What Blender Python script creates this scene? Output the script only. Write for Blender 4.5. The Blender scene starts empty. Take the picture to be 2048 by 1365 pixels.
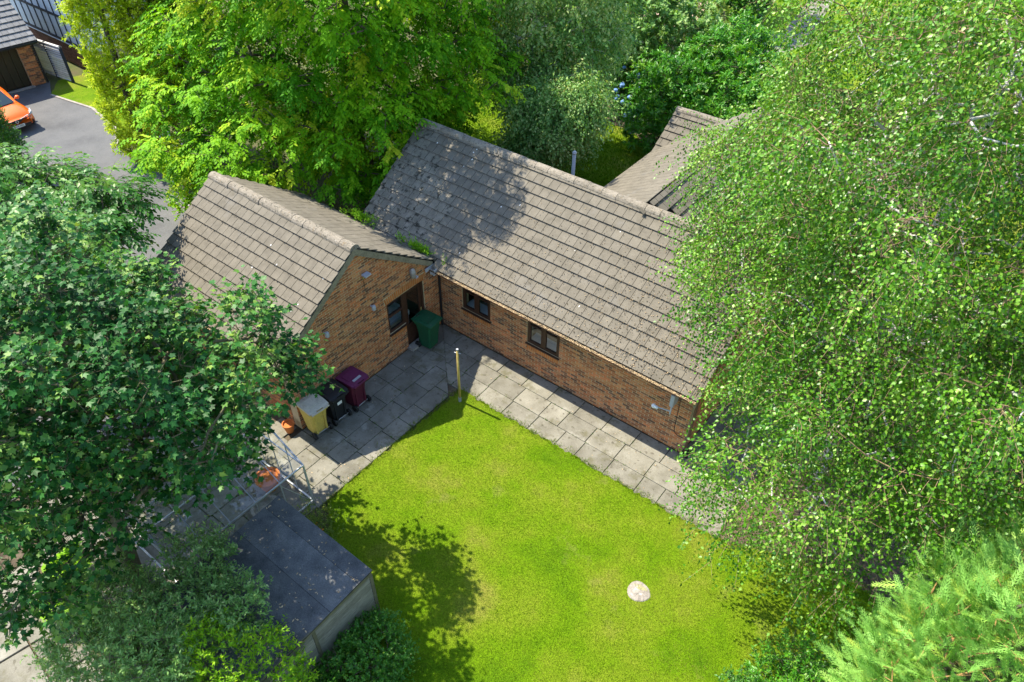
import bpy, math, random
import numpy as np
from mathutils import Vector, Matrix

# ------------------------------------------------------------------ camera, light, exposure
sc = bpy.context.scene
R = math.radians
cd = bpy.data.cameras.new("camera")
cam = bpy.data.objects.new("camera", cd)
sc.collection.objects.link(cam)
CAM = np.array([12.184, -12.410, 14.956])
PITCH, YAW, ROLL = 0.73838, 2.21996, 0.015488
fwd = Vector((math.cos(PITCH) * math.cos(YAW), math.cos(PITCH) * math.sin(YAW), -math.sin(PITCH)))
rgt = fwd.cross(Vector((0, 0, 1))).normalized()
upv = rgt.cross(fwd)
r2 = rgt * math.cos(ROLL) + upv * math.sin(ROLL)
u2 = upv * math.cos(ROLL) - rgt * math.sin(ROLL)
cam.matrix_world = Matrix(((r2.x, u2.x, -fwd.x, CAM[0]), (r2.y, u2.y, -fwd.y, CAM[1]), (r2.z, u2.z, -fwd.z, CAM[2]), (0, 0, 0, 1)))
cd.sensor_width = 36
cd.lens = 1450.16 / 2048 * 36
cd.clip_start = 0.1
cd.clip_end = 2000
sc.camera = cam

SUN_TRAVEL = Vector((0.655, 0.075, -1.0)).normalized()      # direction the sunlight travels
to_sun = -SUN_TRAVEL
ELEV = math.asin(to_sun.z)
w = bpy.data.worlds.new("World")
sc.world = w
w.use_nodes = True
nt = w.node_tree
bg = nt.nodes["Background"]
sky = nt.nodes.new("ShaderNodeTexSky")
sky.sky_type = 'NISHITA'
sky.sun_disc = False
sky.sun_elevation = ELEV
sky.sun_rotation = math.atan2(to_sun.x, to_sun.y)
sky.air_density = 1.0
sky.dust_density = 0.6
sky.ozone_density = 1.5
nt.links.new(sky.outputs[0], bg.inputs[0])
bg.inputs[1].default_value = 0.15
sl = bpy.data.lights.new("sun", 'SUN')
sl.energy = 3.9
sl.angle = R(0.45)
sl.color = (1.0, 0.925, 0.76)
sun = bpy.data.objects.new("sun", sl)
sc.collection.objects.link(sun)
sun.rotation_euler = to_sun.to_track_quat('Z', 'Y').to_euler()
sun.location = (-30, -3, 45)
sc.view_settings.view_transform = 'Standard'
sc.view_settings.look = 'None'
sc.view_settings.exposure = 1.40
sc.view_settings.gamma = 1.0
sc.view_settings.use_curve_mapping = False
sc.cycles.max_bounces = 8
sc.cycles.diffuse_bounces = 3
sc.cycles.transmission_bounces = 6
sc.cycles.transparent_max_bounces = 8

rng = np.random.default_rng(7)
random.seed(7)
COL = sc.collection


# ------------------------------------------------------------------ materials
def _n(nt, t, **k):
    n = nt.nodes.new(t)
    for a, b in k.items():
        setattr(n, a, b)
    return n


def _mix(nt, fac, a, b, blend='MIX'):
    m = _n(nt, "ShaderNodeMix", data_type='RGBA', blend_type=blend)
    for s, v in ((m.inputs[0], fac), (m.inputs[6], a), (m.inputs[7], b)):
        if isinstance(v, (int, float)):
            s.default_value = v
        elif isinstance(v, tuple):
            s.default_value = (*v, 1)
        else:
            nt.links.new(v, s)
    return m.outputs[2]


def _math(nt, op, a, b=None):
    m = _n(nt, "ShaderNodeMath", operation=op)
    for s, v in zip(m.inputs, (a, b)):
        if v is None:
            continue
        if isinstance(v, (int, float)):
            s.default_value = v
        else:
            nt.links.new(v, s)
    return m.outputs[0]


def _ramp(nt, fac, stops, const=False):
    r = _n(nt, "ShaderNodeValToRGB")
    cr = r.color_ramp
    if const:
        cr.interpolation = 'CONSTANT'
    while len(cr.elements) < len(stops):
        cr.elements.new(0.5)
    for e, (p, c) in zip(cr.elements, stops):
        e.position = p
        e.color = (*c, 1) if len(c) == 3 else c
    nt.links.new(fac, r.inputs[0])
    return r.outputs[0]


def _noise(nt, vec, scale, detail=4, rough=0.6, dist=0.0):
    n = _n(nt, "ShaderNodeTexNoise")
    n.inputs['Scale'].default_value = scale
    n.inputs['Detail'].default_value = detail
    n.inputs['Roughness'].default_value = rough
    n.inputs['Distortion'].default_value = dist
    nt.links.new(vec, n.inputs['Vector'])
    return n.outputs[0]


def M(name, stops, scale=6.0, detail=5, rough=0.8, spec=0.3, rand=0.0, randstops=None, spots=(), bump=None,
      metal=0.0, stretch=None, coat=0.0, fine=None):
    """stops: colours along a noise; rand: per-object and per-island brightness; spots: (scale, threshold, softness, colour[, amount])"""
    m = bpy.data.materials.new(name)
    m.use_nodes = True
    nt = m.node_tree
    b = nt.nodes["Principled BSDF"]
    geo = _n(nt, "ShaderNodeNewGeometry")
    vec = geo.outputs['Position']
    svec = vec
    if stretch:
        mp = _n(nt, "ShaderNodeMapping")
        mp.inputs['Scale'].default_value = stretch
        nt.links.new(vec, mp.inputs[0])
        svec = mp.outputs[0]
    rr = None
    if rand or randstops:
        oi = _n(nt, "ShaderNodeObjectInfo")
        rr = _math(nt, 'FRACT', _math(nt, 'ADD', oi.outputs['Random'], geo.outputs['Random Per Island']))
    no = _noise(nt, svec, scale, detail)
    if len(stops) == 1:
        stops = [stops[0], tuple(min(1, c * 1.18) for c in stops[0])]
    k = len(stops)
    col = _ramp(nt, no, [(0.3 + 0.4 * i / (k - 1), s) for i, s in enumerate(stops)])
    if randstops:
        rc = _ramp(nt, rr, [(i / len(randstops), s) for i, s in enumerate(randstops)], const=True)
        col = _mix(nt, 0.8, col, rc, 'MIX')
        r2_ = _math(nt, 'FRACT', _math(nt, 'MULTIPLY', rr, 17.31))
        col = _mix(nt, 1.0, col, _ramp(nt, r2_, [(0, (0.8,) * 3), (1, (1.2,) * 3)]), 'MULTIPLY')
        col = _mix(nt, 1.0, col, _ramp(nt, _noise(nt, vec, 45, 3), [(0.3, (0.75,) * 3), (0.7, (1.25,) * 3)]), 'MULTIPLY')
    elif rand:
        col = _mix(nt, 1.0, col, _ramp(nt, rr, [(0, (1 - rand,) * 3), (1, (1 + rand,) * 3)]), 'MULTIPLY')
    if fine:
        col = _mix(nt, 1.0, col, _ramp(nt, _noise(nt, svec, fine[0], 3, 0.7), [(0.3, (1 - fine[1],) * 3), (0.7, (1 + fine[1],) * 3)]), 'MULTIPLY')
    for i, s in enumerate(spots):
        mp = _n(nt, "ShaderNodeMapping")
        mp.inputs['Location'].default_value = (13.7 * (i + 1), 5.1 * (i + 2), 3.3)
        nt.links.new(vec, mp.inputs[0])
        f = _ramp(nt, _noise(nt, mp.outputs[0], s[0], 5, 0.65), [(s[1], (0, 0, 0)), (s[1] + s[2], ((s[4] if len(s) > 4 else 1.0),) * 3)])
        col = _mix(nt, f, col, s[3])
    nt.links.new(col, b.inputs['Base Color'])
    b.inputs['Roughness'].default_value = rough
    b.inputs['Specular IOR Level'].default_value = spec
    b.inputs['Metallic'].default_value = metal
    if coat:
        b.inputs['Coat Weight'].default_value = coat
        b.inputs['Coat Roughness'].default_value = 0.05
    if bump:
        bp = _n(nt, "ShaderNodeBump")
        bp.inputs['Strength'].default_value = bump[1]
        bp.inputs['Distance'].default_value = bump[2] if len(bump) > 2 else 0.02
        nt.links.new(_noise(nt, svec, bump[0], 5, 0.7), bp.inputs['Height'])
        nt.links.new(bp.outputs[0], b.inputs['Normal'])
    return m


def leafmat(name, c0, c1, c2, transl=0.38, rough=0.45, spec=0.4, tcol=None):
    m = bpy.data.materials.new(name)
    m.use_nodes = True
    nt = m.node_tree
    b = nt.nodes["Principled BSDF"]
    out = nt.nodes["Material Output"]
    at = _n(nt, "ShaderNodeAttribute", attribute_name="tint")
    oi = _n(nt, "ShaderNodeObjectInfo")
    t = _math(nt, 'ADD', at.outputs['Fac'], _math(nt, 'MULTIPLY', oi.outputs['Random'], 0.04))
    col = _ramp(nt, t, [(0.0, c0), (0.5, c1), (1.0, c2)])
    nt.links.new(col, b.inputs['Base Color'])
    b.inputs['Roughness'].default_value = rough
    b.inputs['Specular IOR Level'].default_value = spec
    tr = _n(nt, "ShaderNodeBsdfTranslucent")
    tc = tcol or (1.5, 1.35, 0.6)
    nt.links.new(_mix(nt, 1.0, col, tc, 'MULTIPLY'), tr.inputs[0])
    mx = _n(nt, "ShaderNodeMixShader")
    mx.inputs[0].default_value = transl
    nt.links.new(b.outputs[0], mx.inputs[1])
    nt.links.new(tr.outputs[0], mx.inputs[2])
    nt.links.new(mx.outputs[0], out.inputs[0])
    return m


def glassmat(name, tint=(0.9, 0.95, 0.95), refl=0.12):
    m = bpy.data.materials.new(name)
    m.use_nodes = True
    nt = m.node_tree
    out = nt.nodes["Material Output"]
    nt.nodes.remove(nt.nodes["Principled BSDF"])
    t = _n(nt, "ShaderNodeBsdfTransparent")
    t.inputs[0].default_value = (*tint, 1)
    g = _n(nt, "ShaderNodeBsdfGlossy")
    g.inputs['Roughness'].default_value = 0.02
    fr = _n(nt, "ShaderNodeLayerWeight")
    mx = _n(nt, "ShaderNodeMixShader")
    nt.links.new(_math(nt, 'ADD', _math(nt, 'MULTIPLY', _math(nt, 'POWER', fr.outputs['Facing'], 4.0), .5), refl), mx.inputs[0])
    nt.links.new(t.outputs[0], mx.inputs[1])
    nt.links.new(g.outputs[0], mx.inputs[2])
    nt.links.new(mx.outputs[0], out.inputs[0])
    return m


MT = {}
MT['soil'] = M('soil', [(.045, .032, .02), (.10, .075, .05), (.16, .125, .085)], 3, rough=.95, bump=(14, .8, .05), spots=((5, .58, .1, (.05, .075, .015), .8),))
MT['ground'] = M('rough_ground', [(.05, .075, .015), (.09, .10, .03), (.10, .08, .045)], 0.9, rough=.95, bump=(9, .8, .06))
MT['lawn'] = M('lawn_turf', [(.066, .148, .002), (.115, .21, .003), (.155, .222, .010), (.215, .22, .035)], 0.55, detail=9, rough=.9, spec=.1,
               fine=(32, .45), bump=(45, 1.0, .04), spots=((0.9, .62, .10, (.20, .20, .05), .5), (.7, .66, .1, (.27, .24, .08), .4)))
MT['tarmac'] = M('tarmac', [(.085, .085, .089), (.115, .115, .118), (.135, .133, .134)], 0.7, rough=.9, fine=(40, .18), bump=(120, .4, .01), spots=((2.2, .66, .1, (.07, .07, .075), .6),))
MT['slab'] = M('concrete_slab', [(.145, .135, .106), (.205, .192, .156), (.25, .237, .197)], 1.7, rough=.92, rand=.16, fine=(38, .16), bump=(60, .4, .012),
               spots=((2.6, .54, .14, (.12, .112, .065), .8), (7, .58, .1, (.07, .062, .042), .75), (1.6, .60, .1, (.36, .345, .30), .55), (16, .66, .05, (.05, .045, .03), .6)))
MT['mortar'] = M('mortar', [(.44, .335, .19), (.54, .42, .25)], 12, rough=.95)
MT['brick'] = M('brick_faces', [(.24, .11, .055), (.30, .15, .07)], 2, rough=.88, spec=.2,
                randstops=[(.483, .167, .063), (.138, .071, .048), (.552, .218, .081), (.437, .149, .057), (.540, .253, .103), (.196, .092, .055),
                           (.517, .190, .069), (.368, .132, .057), (.552, .241, .092), (.253, .109, .057), (.598, .196, .069), (.483, .207, .092)],
                bump=(60, .4, .01), spots=((.55, .60, .16, (.30, .24, .20), .35),))
MT['brick_red'] = M('sill_brick', [(.42, .13, .035), (.52, .19, .05)], 6, rough=.85, rand=.2, bump=(60, .4, .01))
MT['brick_dark'] = M('dark_brick', [(.13, .06, .045), (.19, .085, .06)], 6, rough=.9, rand=.3)
MT['tile'] = M('roof_tile_concrete', [(.118, .104, .081), (.150, .132, .104), (.170, .150, .119)], 3.5, rough=.85, rand=.07, fine=(30, .10), stretch=(1, 1, 1), bump=(70, .35, .008),
               spots=((9, .685, .06, (.05, .045, .035), .85), (1.2, .60, .12, (.17, .16, .145), .6)))
MT['tile_mossy'] = M('mossy_tile_concrete', [(.13, .118, .095), (.185, .165, .13), (.22, .195, .16)], 3.0, rough=.9, rand=.10, fine=(30, .15), bump=(60, .5, .012),
                     spots=((6, .55, .07, (.035, .034, .026), .95), (11, .64, .05, (.06, .06, .03), .8)))
MT['deck'] = M('roof_underlay', [(.02, .018, .016), (.035, .03, .026)], 6, rough=.95)
MT['ridge'] = M('ridge_tile_concrete', [(.20, .172, .135), (.28, .245, .20)], 5, rough=.92, rand=.10, fine=(26, .25), bump=(30, .8, .03),
                spots=((9, .60, .06, (.20, .14, .07), .7), (14, .56, .05, (.085, .08, .06), .85), (15, .66, .04, (.42, .40, .36), .8)))
MT['felt'] = M('roofing_felt', [(.065, .068, .070), (.105, .107, .108), (.15, .148, .142)], 2.6, rough=.95, rand=.16, fine=(45, .35), bump=(90, .5, .01), spots=((1.3, .56, .15, (.13, .13, .125), .6), (9, .66, .05, (.03, .035, .02), .8)))
MT['verge'] = M('verge_board', [(.19, .165, .11), (.28, .245, .17)], 5, rough=.85, fine=(20, .2))
MT['brown'] = M('brown_stained_timber', [(.042, .018, .010), (.075, .032, .017)], 8, rough=.5, spec=.4)
MT['black'] = M('black_plastic', [(.012, .012, .013), (.018, .018, .02)], 4, rough=.45, spec=.4)
MT['brownpipe'] = M('brown_plastic', [(.10, .055, .03), (.12, .065, .036)], 4, rough=.4, spec=.4)
MT['lead'] = M('lead_valley', [(.13, .12, .11), (.22, .21, .19)], 4, rough=.85, bump=(20, .8, .03), spots=((7, .52, .08, (.05, .045, .03), .9), (9, .60, .06, (.09, .11, .03), .8)))
MT['debris'] = M('leaf_litter', [(.20, .12, .07), (.50, .38, .22), (.34, .20, .12)], 40, rough=.9, rand=.5)
MT['white'] = M('white_paint', [(.72, .72, .72), (.80, .80, .79)], 3, rough=.4)
MT['roomwall'] = M('interior_paint', [(.55, .55, .50), (.6, .6, .55)], 1, rough=.9)
MT['roomfloor'] = M('interior_floor', [(.36, .27, .17), (.42, .32, .20)], 2, rough=.6)
MT['glass'] = glassmat('window_glass', refl=.08)
MT['ghglass'] = glassmat('greenhouse_glass', (.97, .985, .975), .055)
MT['alu'] = M('aluminium', [(.40, .41, .42), (.52, .53, .55)], 9, rough=.4, spec=.5, metal=.35)
MT['grey'] = M('grey_plastic', [(.36, .37, .40), (.42, .43, .46)], 5, rough=.45)
MT['galv'] = M('grey_metal', [(.33, .34, .36), (.48, .49, .52)], 6, rough=.5, metal=.4)
MT['timber'] = M('weathered_boards', [(.15, .14, .105), (.23, .215, .165), (.29, .27, .21)], 4, rough=.9, rand=.28, stretch=(3, 1.2, 14), fine=(9, .22), bump=(18, .5, .012),
                 spots=((1.1, .55, .2, (.14, .15, .06), .6),))
MT['post'] = M('post_timber', [(.10, .09, .055), (.16, .145, .09)], 6, rough=.9)
MT['brass'] = M('brass_pole_paint', [(.42, .30, .08), (.55, .42, .14)], 8, rough=.4, metal=.3)
for nm, c in (('green', (.012, .095, .04)), ('maroon', (.10, .012, .03)), ('yellow', (.62, .46, .10)), ('blk', (.016, .018, .02)), ('cream', (.56, .52, .42)), ('plum', (.14, .02, .075))):
    MT['bin_' + nm] = M('bin_plastic_' + nm, [tuple(x * .85 for x in c), c], 2.5, rough=.55, spec=.35, fine=(18, .14), spots=((7, .60, .1, (.10, .095, .08), .45), (3, .62, .12, (.05, .045, .035), .4)))
MT['rubber'] = M('rubber', [(.012, .012, .012), (.02, .02, .02)], 5, rough=.7)
MT['orange'] = M('orange_car_paint', [(.80, .12, .002), (.86, .14, .002)], 1, rough=.35, spec=.4, coat=.35)
MT['carglass'] = M('car_glass', [(.02, .035, .045), (.03, .05, .06)], 1, rough=.08, spec=.6)
MT['lamp'] = M('headlamp', [(.42, .47, .52), (.55, .6, .65)], 5, rough=.15, spec=.6)
MT['plate'] = M('plate_white', [(.72, .73, .72), (.76, .77, .76)], 3, rough=.4)
MT['ink'] = M('plate_ink', [(.01, .01, .012), (.015, .015, .015)], 3, rough=.5)
MT['chrome'] = M('bright_metal', [(.6, .62, .65), (.7, .72, .75)], 4, rough=.2, metal=.9)
MT['tarpaint'] = M('black_timber', [(.018, .02, .035), (.028, .03, .05)], 6, rough=.6)
MT['render'] = M('white_render', [(.55, .60, .66), (.66, .70, .74)], 2, rough=.85)
MT['garagedoor'] = M('dark_brown_door', [(.032, .024, .011), (.05, .038, .018)], 3, rough=.6)
MT['tile_grey'] = M('grey_roof_tile', [(.15, .15, .155), (.20, .20, .205)], 4, rough=.85, rand=.10, fine=(20, .15))
MT['fence'] = M('grey_fence_timber', [(.40, .385, .37), (.52, .50, .48)], 5, rough=.9, rand=.15)
MT['stone'] = M('grey_stone', [(.24, .21, .18), (.42, .38, .33)], 4, rough=.9, fine=(20, .2), bump=(25, .6, .02))
MT['cover'] = M('worn_cover', [(.19, .16, .13), (.28, .245, .21), (.33, .30, .27)], 3.5, rough=.7, bump=(14, .6, .02), fine=(24, .2),
                spots=((4.5, .54, .06, (.52, .50, .46), .85), (3.4, .60, .06, (.30, .29, .12), .8)))
MT['terracotta'] = M('terracotta', [(.50, .14, .035), (.60, .19, .05)], 4, rough=.8)
MT['pinkpave'] = M('pink_paving', [(.34, .23, .18), (.44, .31, .25)], 2, rough=.9, fine=(18, .2))
MT['bark'] = M('grey_brown_bark', [(.06, .048, .032), (.12, .10, .07), (.17, .145, .10)], 6, rough=.95, stretch=(1, 1, .3), bump=(20, .8, .03))
MT['greybark'] = M('mossy_bark', [(.11, .095, .05), (.18, .155, .09), (.23, .20, .13)], 5, rough=.95, stretch=(1, 1, .4), bump=(18, .7, .02))
MT['birchbark'] = M('birch_bark', [(.52, .49, .45), (.66, .63, .59)], 5, rough=.8, stretch=(1, 1, 4), bump=(12, .5, .02),
                    spots=((5.5, .58, .05, (.06, .05, .045), .95),))
MT['twig'] = M('birch_twig', [(.20, .13, .075), (.32, .22, .13)], 6, rough=.8)
MT['conetwig'] = M('conifer_twig', [(.26, .15, .06), (.38, .24, .09)], 6, rough=.85)
MT['blossom_blue'] = M('hydrangea_blossom', [(.10, .22, .52), (.20, .34, .66)], 30, rough=.8)
MT['blossom_pink'] = M('pale_blossom', [(.50, .38, .46), (.62, .52, .58)], 30, rough=.8)
MT['blossom_orange'] = M('orange_blossom', [(.72, .22, .02), (.80, .34, .05)], 30, rough=.8)
MT['bag'] = M('white_sack', [(.66, .66, .68), (.76, .76, .78)], 3, rough=.6)

LM = {}
LM['birch'] = leafmat('birch_leaf', (.018, .095, .003), (.102, .275, .009), (.28, .44, .06), transl=.22, rough=.40, spec=.42)
LM['syc'] = leafmat('sycamore_leaf', (.008, .068, .010), (.042, .180, .026), (.24, .38, .06), transl=.26, rough=.48, spec=.28)
LM['horn'] = leafmat('hornbeam_leaf', (.050, .210, .002), (.20, .46, .007), (.54, .62, .03), transl=.34, rough=.6, spec=.15, tcol=(1.4, 1.2, .3))
LM['gold'] = leafmat('golden_needles', (.20, .34, .005), (.46, .56, .015), (.70, .70, .05), transl=.32, rough=.6, spec=.15, tcol=(1.2, 1.25, .5))
LM['ley'] = leafmat('cypress_needles', (.10, .28, .035), (.29, .55, .12), (.55, .64, .10), transl=.28, rough=.55, spec=.25)
LM['grey'] = leafmat('grey_green_leaf', (.06, .18, .03), (.22, .41, .10), (.50, .56, .24), transl=.34, rough=.5, spec=.4)
LM['dark'] = leafmat('dark_leaf', (.022, .11, .008), (.062, .215, .016), (.20, .34, .03), transl=.3, rough=.45, spec=.40)
LM['laurel'] = leafmat('laurel_leaf', (.028, .155, .008), (.080, .29, .014), (.24, .40, .03), transl=.32, rough=.38, spec=.45)
LM['olive'] = leafmat('olive_leaf', (.07, .15, .014), (.16, .25, .028), (.40, .42, .06), transl=.36, rough=.5, spec=.35)
LM['cherry'] = leafmat('cherry_leaf', (.022, .11, .010), (.060, .21, .020), (.20, .34, .04), transl=.30, rough=.45, spec=.45)
LM['lime'] = leafmat('bright_shrub_leaf', (.10, .29, .004), (.26, .50, .010), (.48, .60, .02), transl=.4, rough=.5, spec=.3)
LM['grass'] = leafmat('grass_blade', (.060, .160, .002), (.128, .236, .004), (.28, .30, .05), transl=.35, rough=.6, spec=.1, tcol=(1.4, 1.3, .3))



# ------------------------------------------------------------------ objects
def link(o, parent=None):
    COL.objects.link(o)
    if parent is not None:
        o.parent = parent
    return o


def empty(name, loc=(0, 0, 0), rz=0.0):
    o = bpy.data.objects.new(name, None)
    o.location = loc
    o.rotation_euler = (0, 0, rz)
    o.empty_display_size = .2
    return link(o)


def tag(o, label=None, cat=None, group=None, kind=None):
    for k, v in (('label', label), ('category', cat), ('group', group), ('kind', kind)):
        if v:
            o[k] = v
    return o


class MB:
    """collects shapes that become ONE mesh"""

    def __init__(self):
        self.v = []
        self.f = []

    def add(self, vs, fs):
        b = len(self.v)
        self.v.extend([tuple(map(float, p)) for p in vs])
        self.f.extend([tuple(b + i for i in f) for f in fs])
        return self

    def box(self, x0, x1, y0, y1, z0, z1, rz=0, c=None):
        vs = [(x, y, z) for z in (z0, z1) for x, y in ((x0, y0), (x1, y0), (x1, y1), (x0, y1))]
        if rz:
            cx, cy = c or ((x0 + x1) / 2, (y0 + y1) / 2)
            ca, sa = math.cos(rz), math.sin(rz)
            vs = [(cx + (x - cx) * ca - (y - cy) * sa, cy + (x - cx) * sa + (y - cy) * ca, z) for x, y, z in vs]
        return self.add(vs, [(3, 2, 1, 0), (4, 5, 6, 7), (0, 1, 5, 4), (1, 2, 6, 5), (2, 3, 7, 6), (3, 0, 4, 7)])

    def prism(self, poly, off):
        """closed prism: planar 3-D polygon extruded by vector off"""
        n = len(poly)
        a = [Vector(p) for p in poly]
        o = Vector(off)
        vs = a + [p + o for p in a]
        fs = [tuple(range(n))[::-1], tuple(range(n, 2 * n))] + [(i, (i + 1) % n, n + (i + 1) % n, n + i) for i in range(n)]
        return self.add(vs, fs)

    def tube(self, pts, rad, n=8, cap=True):
        pts = [Vector(p) for p in pts]
        if not hasattr(rad, '__len__'):
            rad = [rad] * len(pts)
        vs = []
        prev = None
        for i, p in enumerate(pts):
            d = (pts[min(i + 1, len(pts) - 1)] - pts[max(i - 1, 0)])
            d = d.normalized() if d.length > 1e-9 else Vector((0, 0, 1))
            if prev is None:
                a = d.orthogonal().normalized()
            else:
                a = prev - d * prev.dot(d)
                a = a.normalized() if a.length > 1e-6 else d.orthogonal().normalized()
            prev = a
            b = d.cross(a)
            for k in range(n):
                t = 2 * math.pi * k / n
                vs.append(p + (a * math.cos(t) + b * math.sin(t)) * rad[i])
        fs = []
        for i in range(len(pts) - 1):
            for k in range(n):
                fs.append((i * n + k, i * n + (k + 1) % n, (i + 1) * n + (k + 1) % n, (i + 1) * n + k))
        if cap:
            fs.append(tuple(range(n))[::-1])
            fs.append(tuple(range((len(pts) - 1) * n, len(pts) * n)))
        return self.add(vs, fs)

    def ring(self, prof, n=24, c=(0, 0, 0), axis='z', close=True):
        """lathe of (r, h) profile"""
        vs = []
        for r, h in prof:
            for k in range(n):
                t = 2 * math.pi * k / n
                p = (r * math.cos(t), r * math.sin(t), h)
                if axis == 'x':
                    p = (h, p[0], p[1])
                elif axis == 'y':
                    p = (p[0], h, p[1])
                vs.append((c[0] + p[0], c[1] + p[1], c[2] + p[2]))
        fs = [(i * n + k, i * n + (k + 1) % n, (i + 1) * n + (k + 1) % n, (i + 1) * n + k) for i in range(len(prof) - 1) for k in range(n)]
        if close:
            fs.append(tuple(range(n))[::-1])
            fs.append(tuple(range((len(prof) - 1) * n, len(prof) * n)))
        return self.add(vs, fs)

    def sphere(self, c, r, n=8, m=6, sz=1.0):
        prof = [(max(1e-4, r * math.sin(math.pi * i / m)), -r * sz * math.cos(math.pi * i / m)) for i in range(m + 1)]
        return self.ring(prof, n, c)

    def mesh(self, name, mat, smooth=False):
        me = bpy.data.meshes.new(name)
        me.from_pydata(self.v, [], self.f)
        me.materials.append(mat)
        if smooth:
            me.polygons.foreach_set('use_smooth', [True] * len(me.polygons))
        return me

    def build(self, name, mat, parent=None, smooth=False, kind=None):
        o = bpy.data.objects.new(name, self.mesh(name, mat, smooth))
        if kind:
            o['kind'] = kind
        return link(o, parent)


def raw_mesh(name, V, F, mat, parent=None, tint=None, smooth=False, kind=None):
    """numpy verts (n,3) and triangles (m,3)"""
    me = bpy.data.meshes.new(name)
    V = np.asarray(V, np.float32)
    F = np.asarray(F, np.int32)
    me.vertices.add(len(V))
    me.vertices.foreach_set('co', V.ravel())
    me.loops.add(F.size)
    me.loops.foreach_set('vertex_index', F.ravel())
    me.polygons.add(len(F))
    me.polygons.foreach_set('loop_start', np.arange(0, F.size, 3, dtype=np.int32))
    me.polygons.foreach_set('loop_total', np.full(len(F), 3, np.int32))
    if smooth:
        me.polygons.foreach_set('use_smooth', np.ones(len(F), bool))
    if tint is not None:
        a = me.attributes.new('tint', 'FLOAT', 'POINT')
        a.data.foreach_set('value', np.asarray(tint, np.float32))
    me.update(calc_edges=True)
    me.materials.append(mat)
    o = bpy.data.objects.new(name, me)
    if kind:
        o['kind'] = kind
    return link(o, parent)


def sheet(name, poly, z, mat, jitter=0.0, step=0.25, kind='structure', parent=None, seed=1):
    """flat ground sheet with a slightly ragged outline"""
    rs = random.Random(seed)
    pts = []
    n = len(poly)
    for i in range(n):
        a, b = Vector((*poly[i], 0)), Vector((*poly[(i + 1) % n], 0))
        L = (b - a).length
        k = max(1, int(L / step)) if jitter else 1
        d = (b - a).normalized()
        nr = Vector((-d.y, d.x, 0))
        for j in range(k):
            p = a.lerp(b, j / k)
            if jitter:
                p = p + nr * rs.uniform(-jitter, jitter)
            pts.append((p.x, p.y, z))
    me = bpy.data.meshes.new(name)
    me.from_pydata(pts, [], [tuple(range(len(pts)))])
    me.materials.append(mat)
    o = bpy.data.objects.new(name, me)
    link(o, parent)
    if kind:
        o['kind'] = kind
    return o


def clip_half(poly, n, d):
    """keep points with n.p <= d (2-D)"""
    out = []
    for i in range(len(poly)):
        a, b = poly[i], poly[(i + 1) % len(poly)]
        fa, fb = n[0] * a[0] + n[1] * a[1] - d, n[0] * b[0] + n[1] * b[1] - d
        if fa <= 0:
            out.append(a)
        if (fa < 0 < fb) or (fb < 0 < fa):
            t = fa / (fa - fb)
            out.append((a[0] + (b[0] - a[0]) * t, a[1] + (b[1] - a[1]) * t))
    return out


def clip_rect(poly, u0, u1, v0, v1):
    for n, d in (((-1, 0), -u0), ((1, 0), u1), ((0, -1), -v0), ((0, 1), v1)):
        if len(poly) < 3:
            return []
        poly = clip_half(poly, n, d)
    return poly if len(poly) >= 3 else []


def clip_convex(poly, conv):
    """clip by a convex ccw polygon"""
    for i in range(len(conv)):
        a, b = conv[i], conv[(i + 1) % len(conv)]
        n = (b[1] - a[1], -(b[0] - a[0]))
        if len(poly) < 3:
            return []
        poly = clip_half(poly, n, n[0] * a[0] + n[1] * a[1])
    return poly if len(poly) >= 3 else []


def area(p):
    return abs(sum(p[i][0] * p[(i + 1) % len(p)][1] - p[(i + 1) % len(p)][0] * p[i][1] for i in range(len(p)))) / 2


def minus_rects(u0, u1, v0, v1, holes):
    """rectangle minus rectangles -> rectangles"""
    rects = [(u0, u1, v0, v1)]
    for a0, a1, b0, b1 in holes:
        nxt = []
        for r in rects:
            x0, x1, y0, y1 = r
            if a0 >= x1 or a1 <= x0 or b0 >= y1 or b1 <= y0:
                nxt.append(r)
                continue
            if a0 > x0:
                nxt.append((x0, a0, y0, y1))
            if a1 < x1:
                nxt.append((a1, x1, y0, y1))
            m0, m1 = max(a0, x0), min(a1, x1)
            if b0 > y0:
                nxt.append((m0, m1, y0, b0))
            if b1 < y1:
                nxt.append((m0, m1, b1, y1))
        rects = nxt
    return rects


# ------------------------------------------------------------------ ground
sheet('ground', [(-160, -90), (110, -90), (110, 180), (-160, 180)], -0.075, MT['ground'])
sheet('soil', [(-6, -16), (30, -16), (30, 22), (-6, 22)], -0.055, MT['soil'])
sheet('driveway', [(-6.2, -5.8), (-6.4, -.9), (-9.5, -.6), (-13.3, .25), (-16.6, -.3), (-18.6, -.1), (-20.4, .8), (-23.0, 1.25), (-25.9, .8), (-27.6, 1.6),
                   (-29.5, -5), (-33, -16), (-4.5, -16), (-3.5, -9.5), (-3.3, -6.2)], -0.035, MT['tarmac'], .03, .5, seed=3)
lawn_poly = [(2.36, -1.86), (4.5, -1.86), (8.4, -1.84), (10.1, -1.8), (10.6, -1.75), (11.6, -1.3), (12.6, -1.0), (13.2, -.9), (14.2, -1.2), (16, -4), (16, -15.5),
             (6.4, -15.5), (6.3, -10.2), (5.6, -9.2), (5.45, -7.95), (3.3, -7.95), (2.9, -7.2), (2.28, -6.75)]
sheet('lawn', lawn_poly, 0.012, MT['lawn'], .05, .10, seed=5)
back_lawn = [(-9, 7.5), (-2, 6.4), (1.75, 6.2), (1.75, 10), (.4, 13.2), (-1.8, 15.0), (-3.6, 15.4), (-6, 17), (-12, 16)]
sheet('back_lawn', back_lawn, -0.03, MT['lawn'], .08, .3, seed=6)
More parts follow.
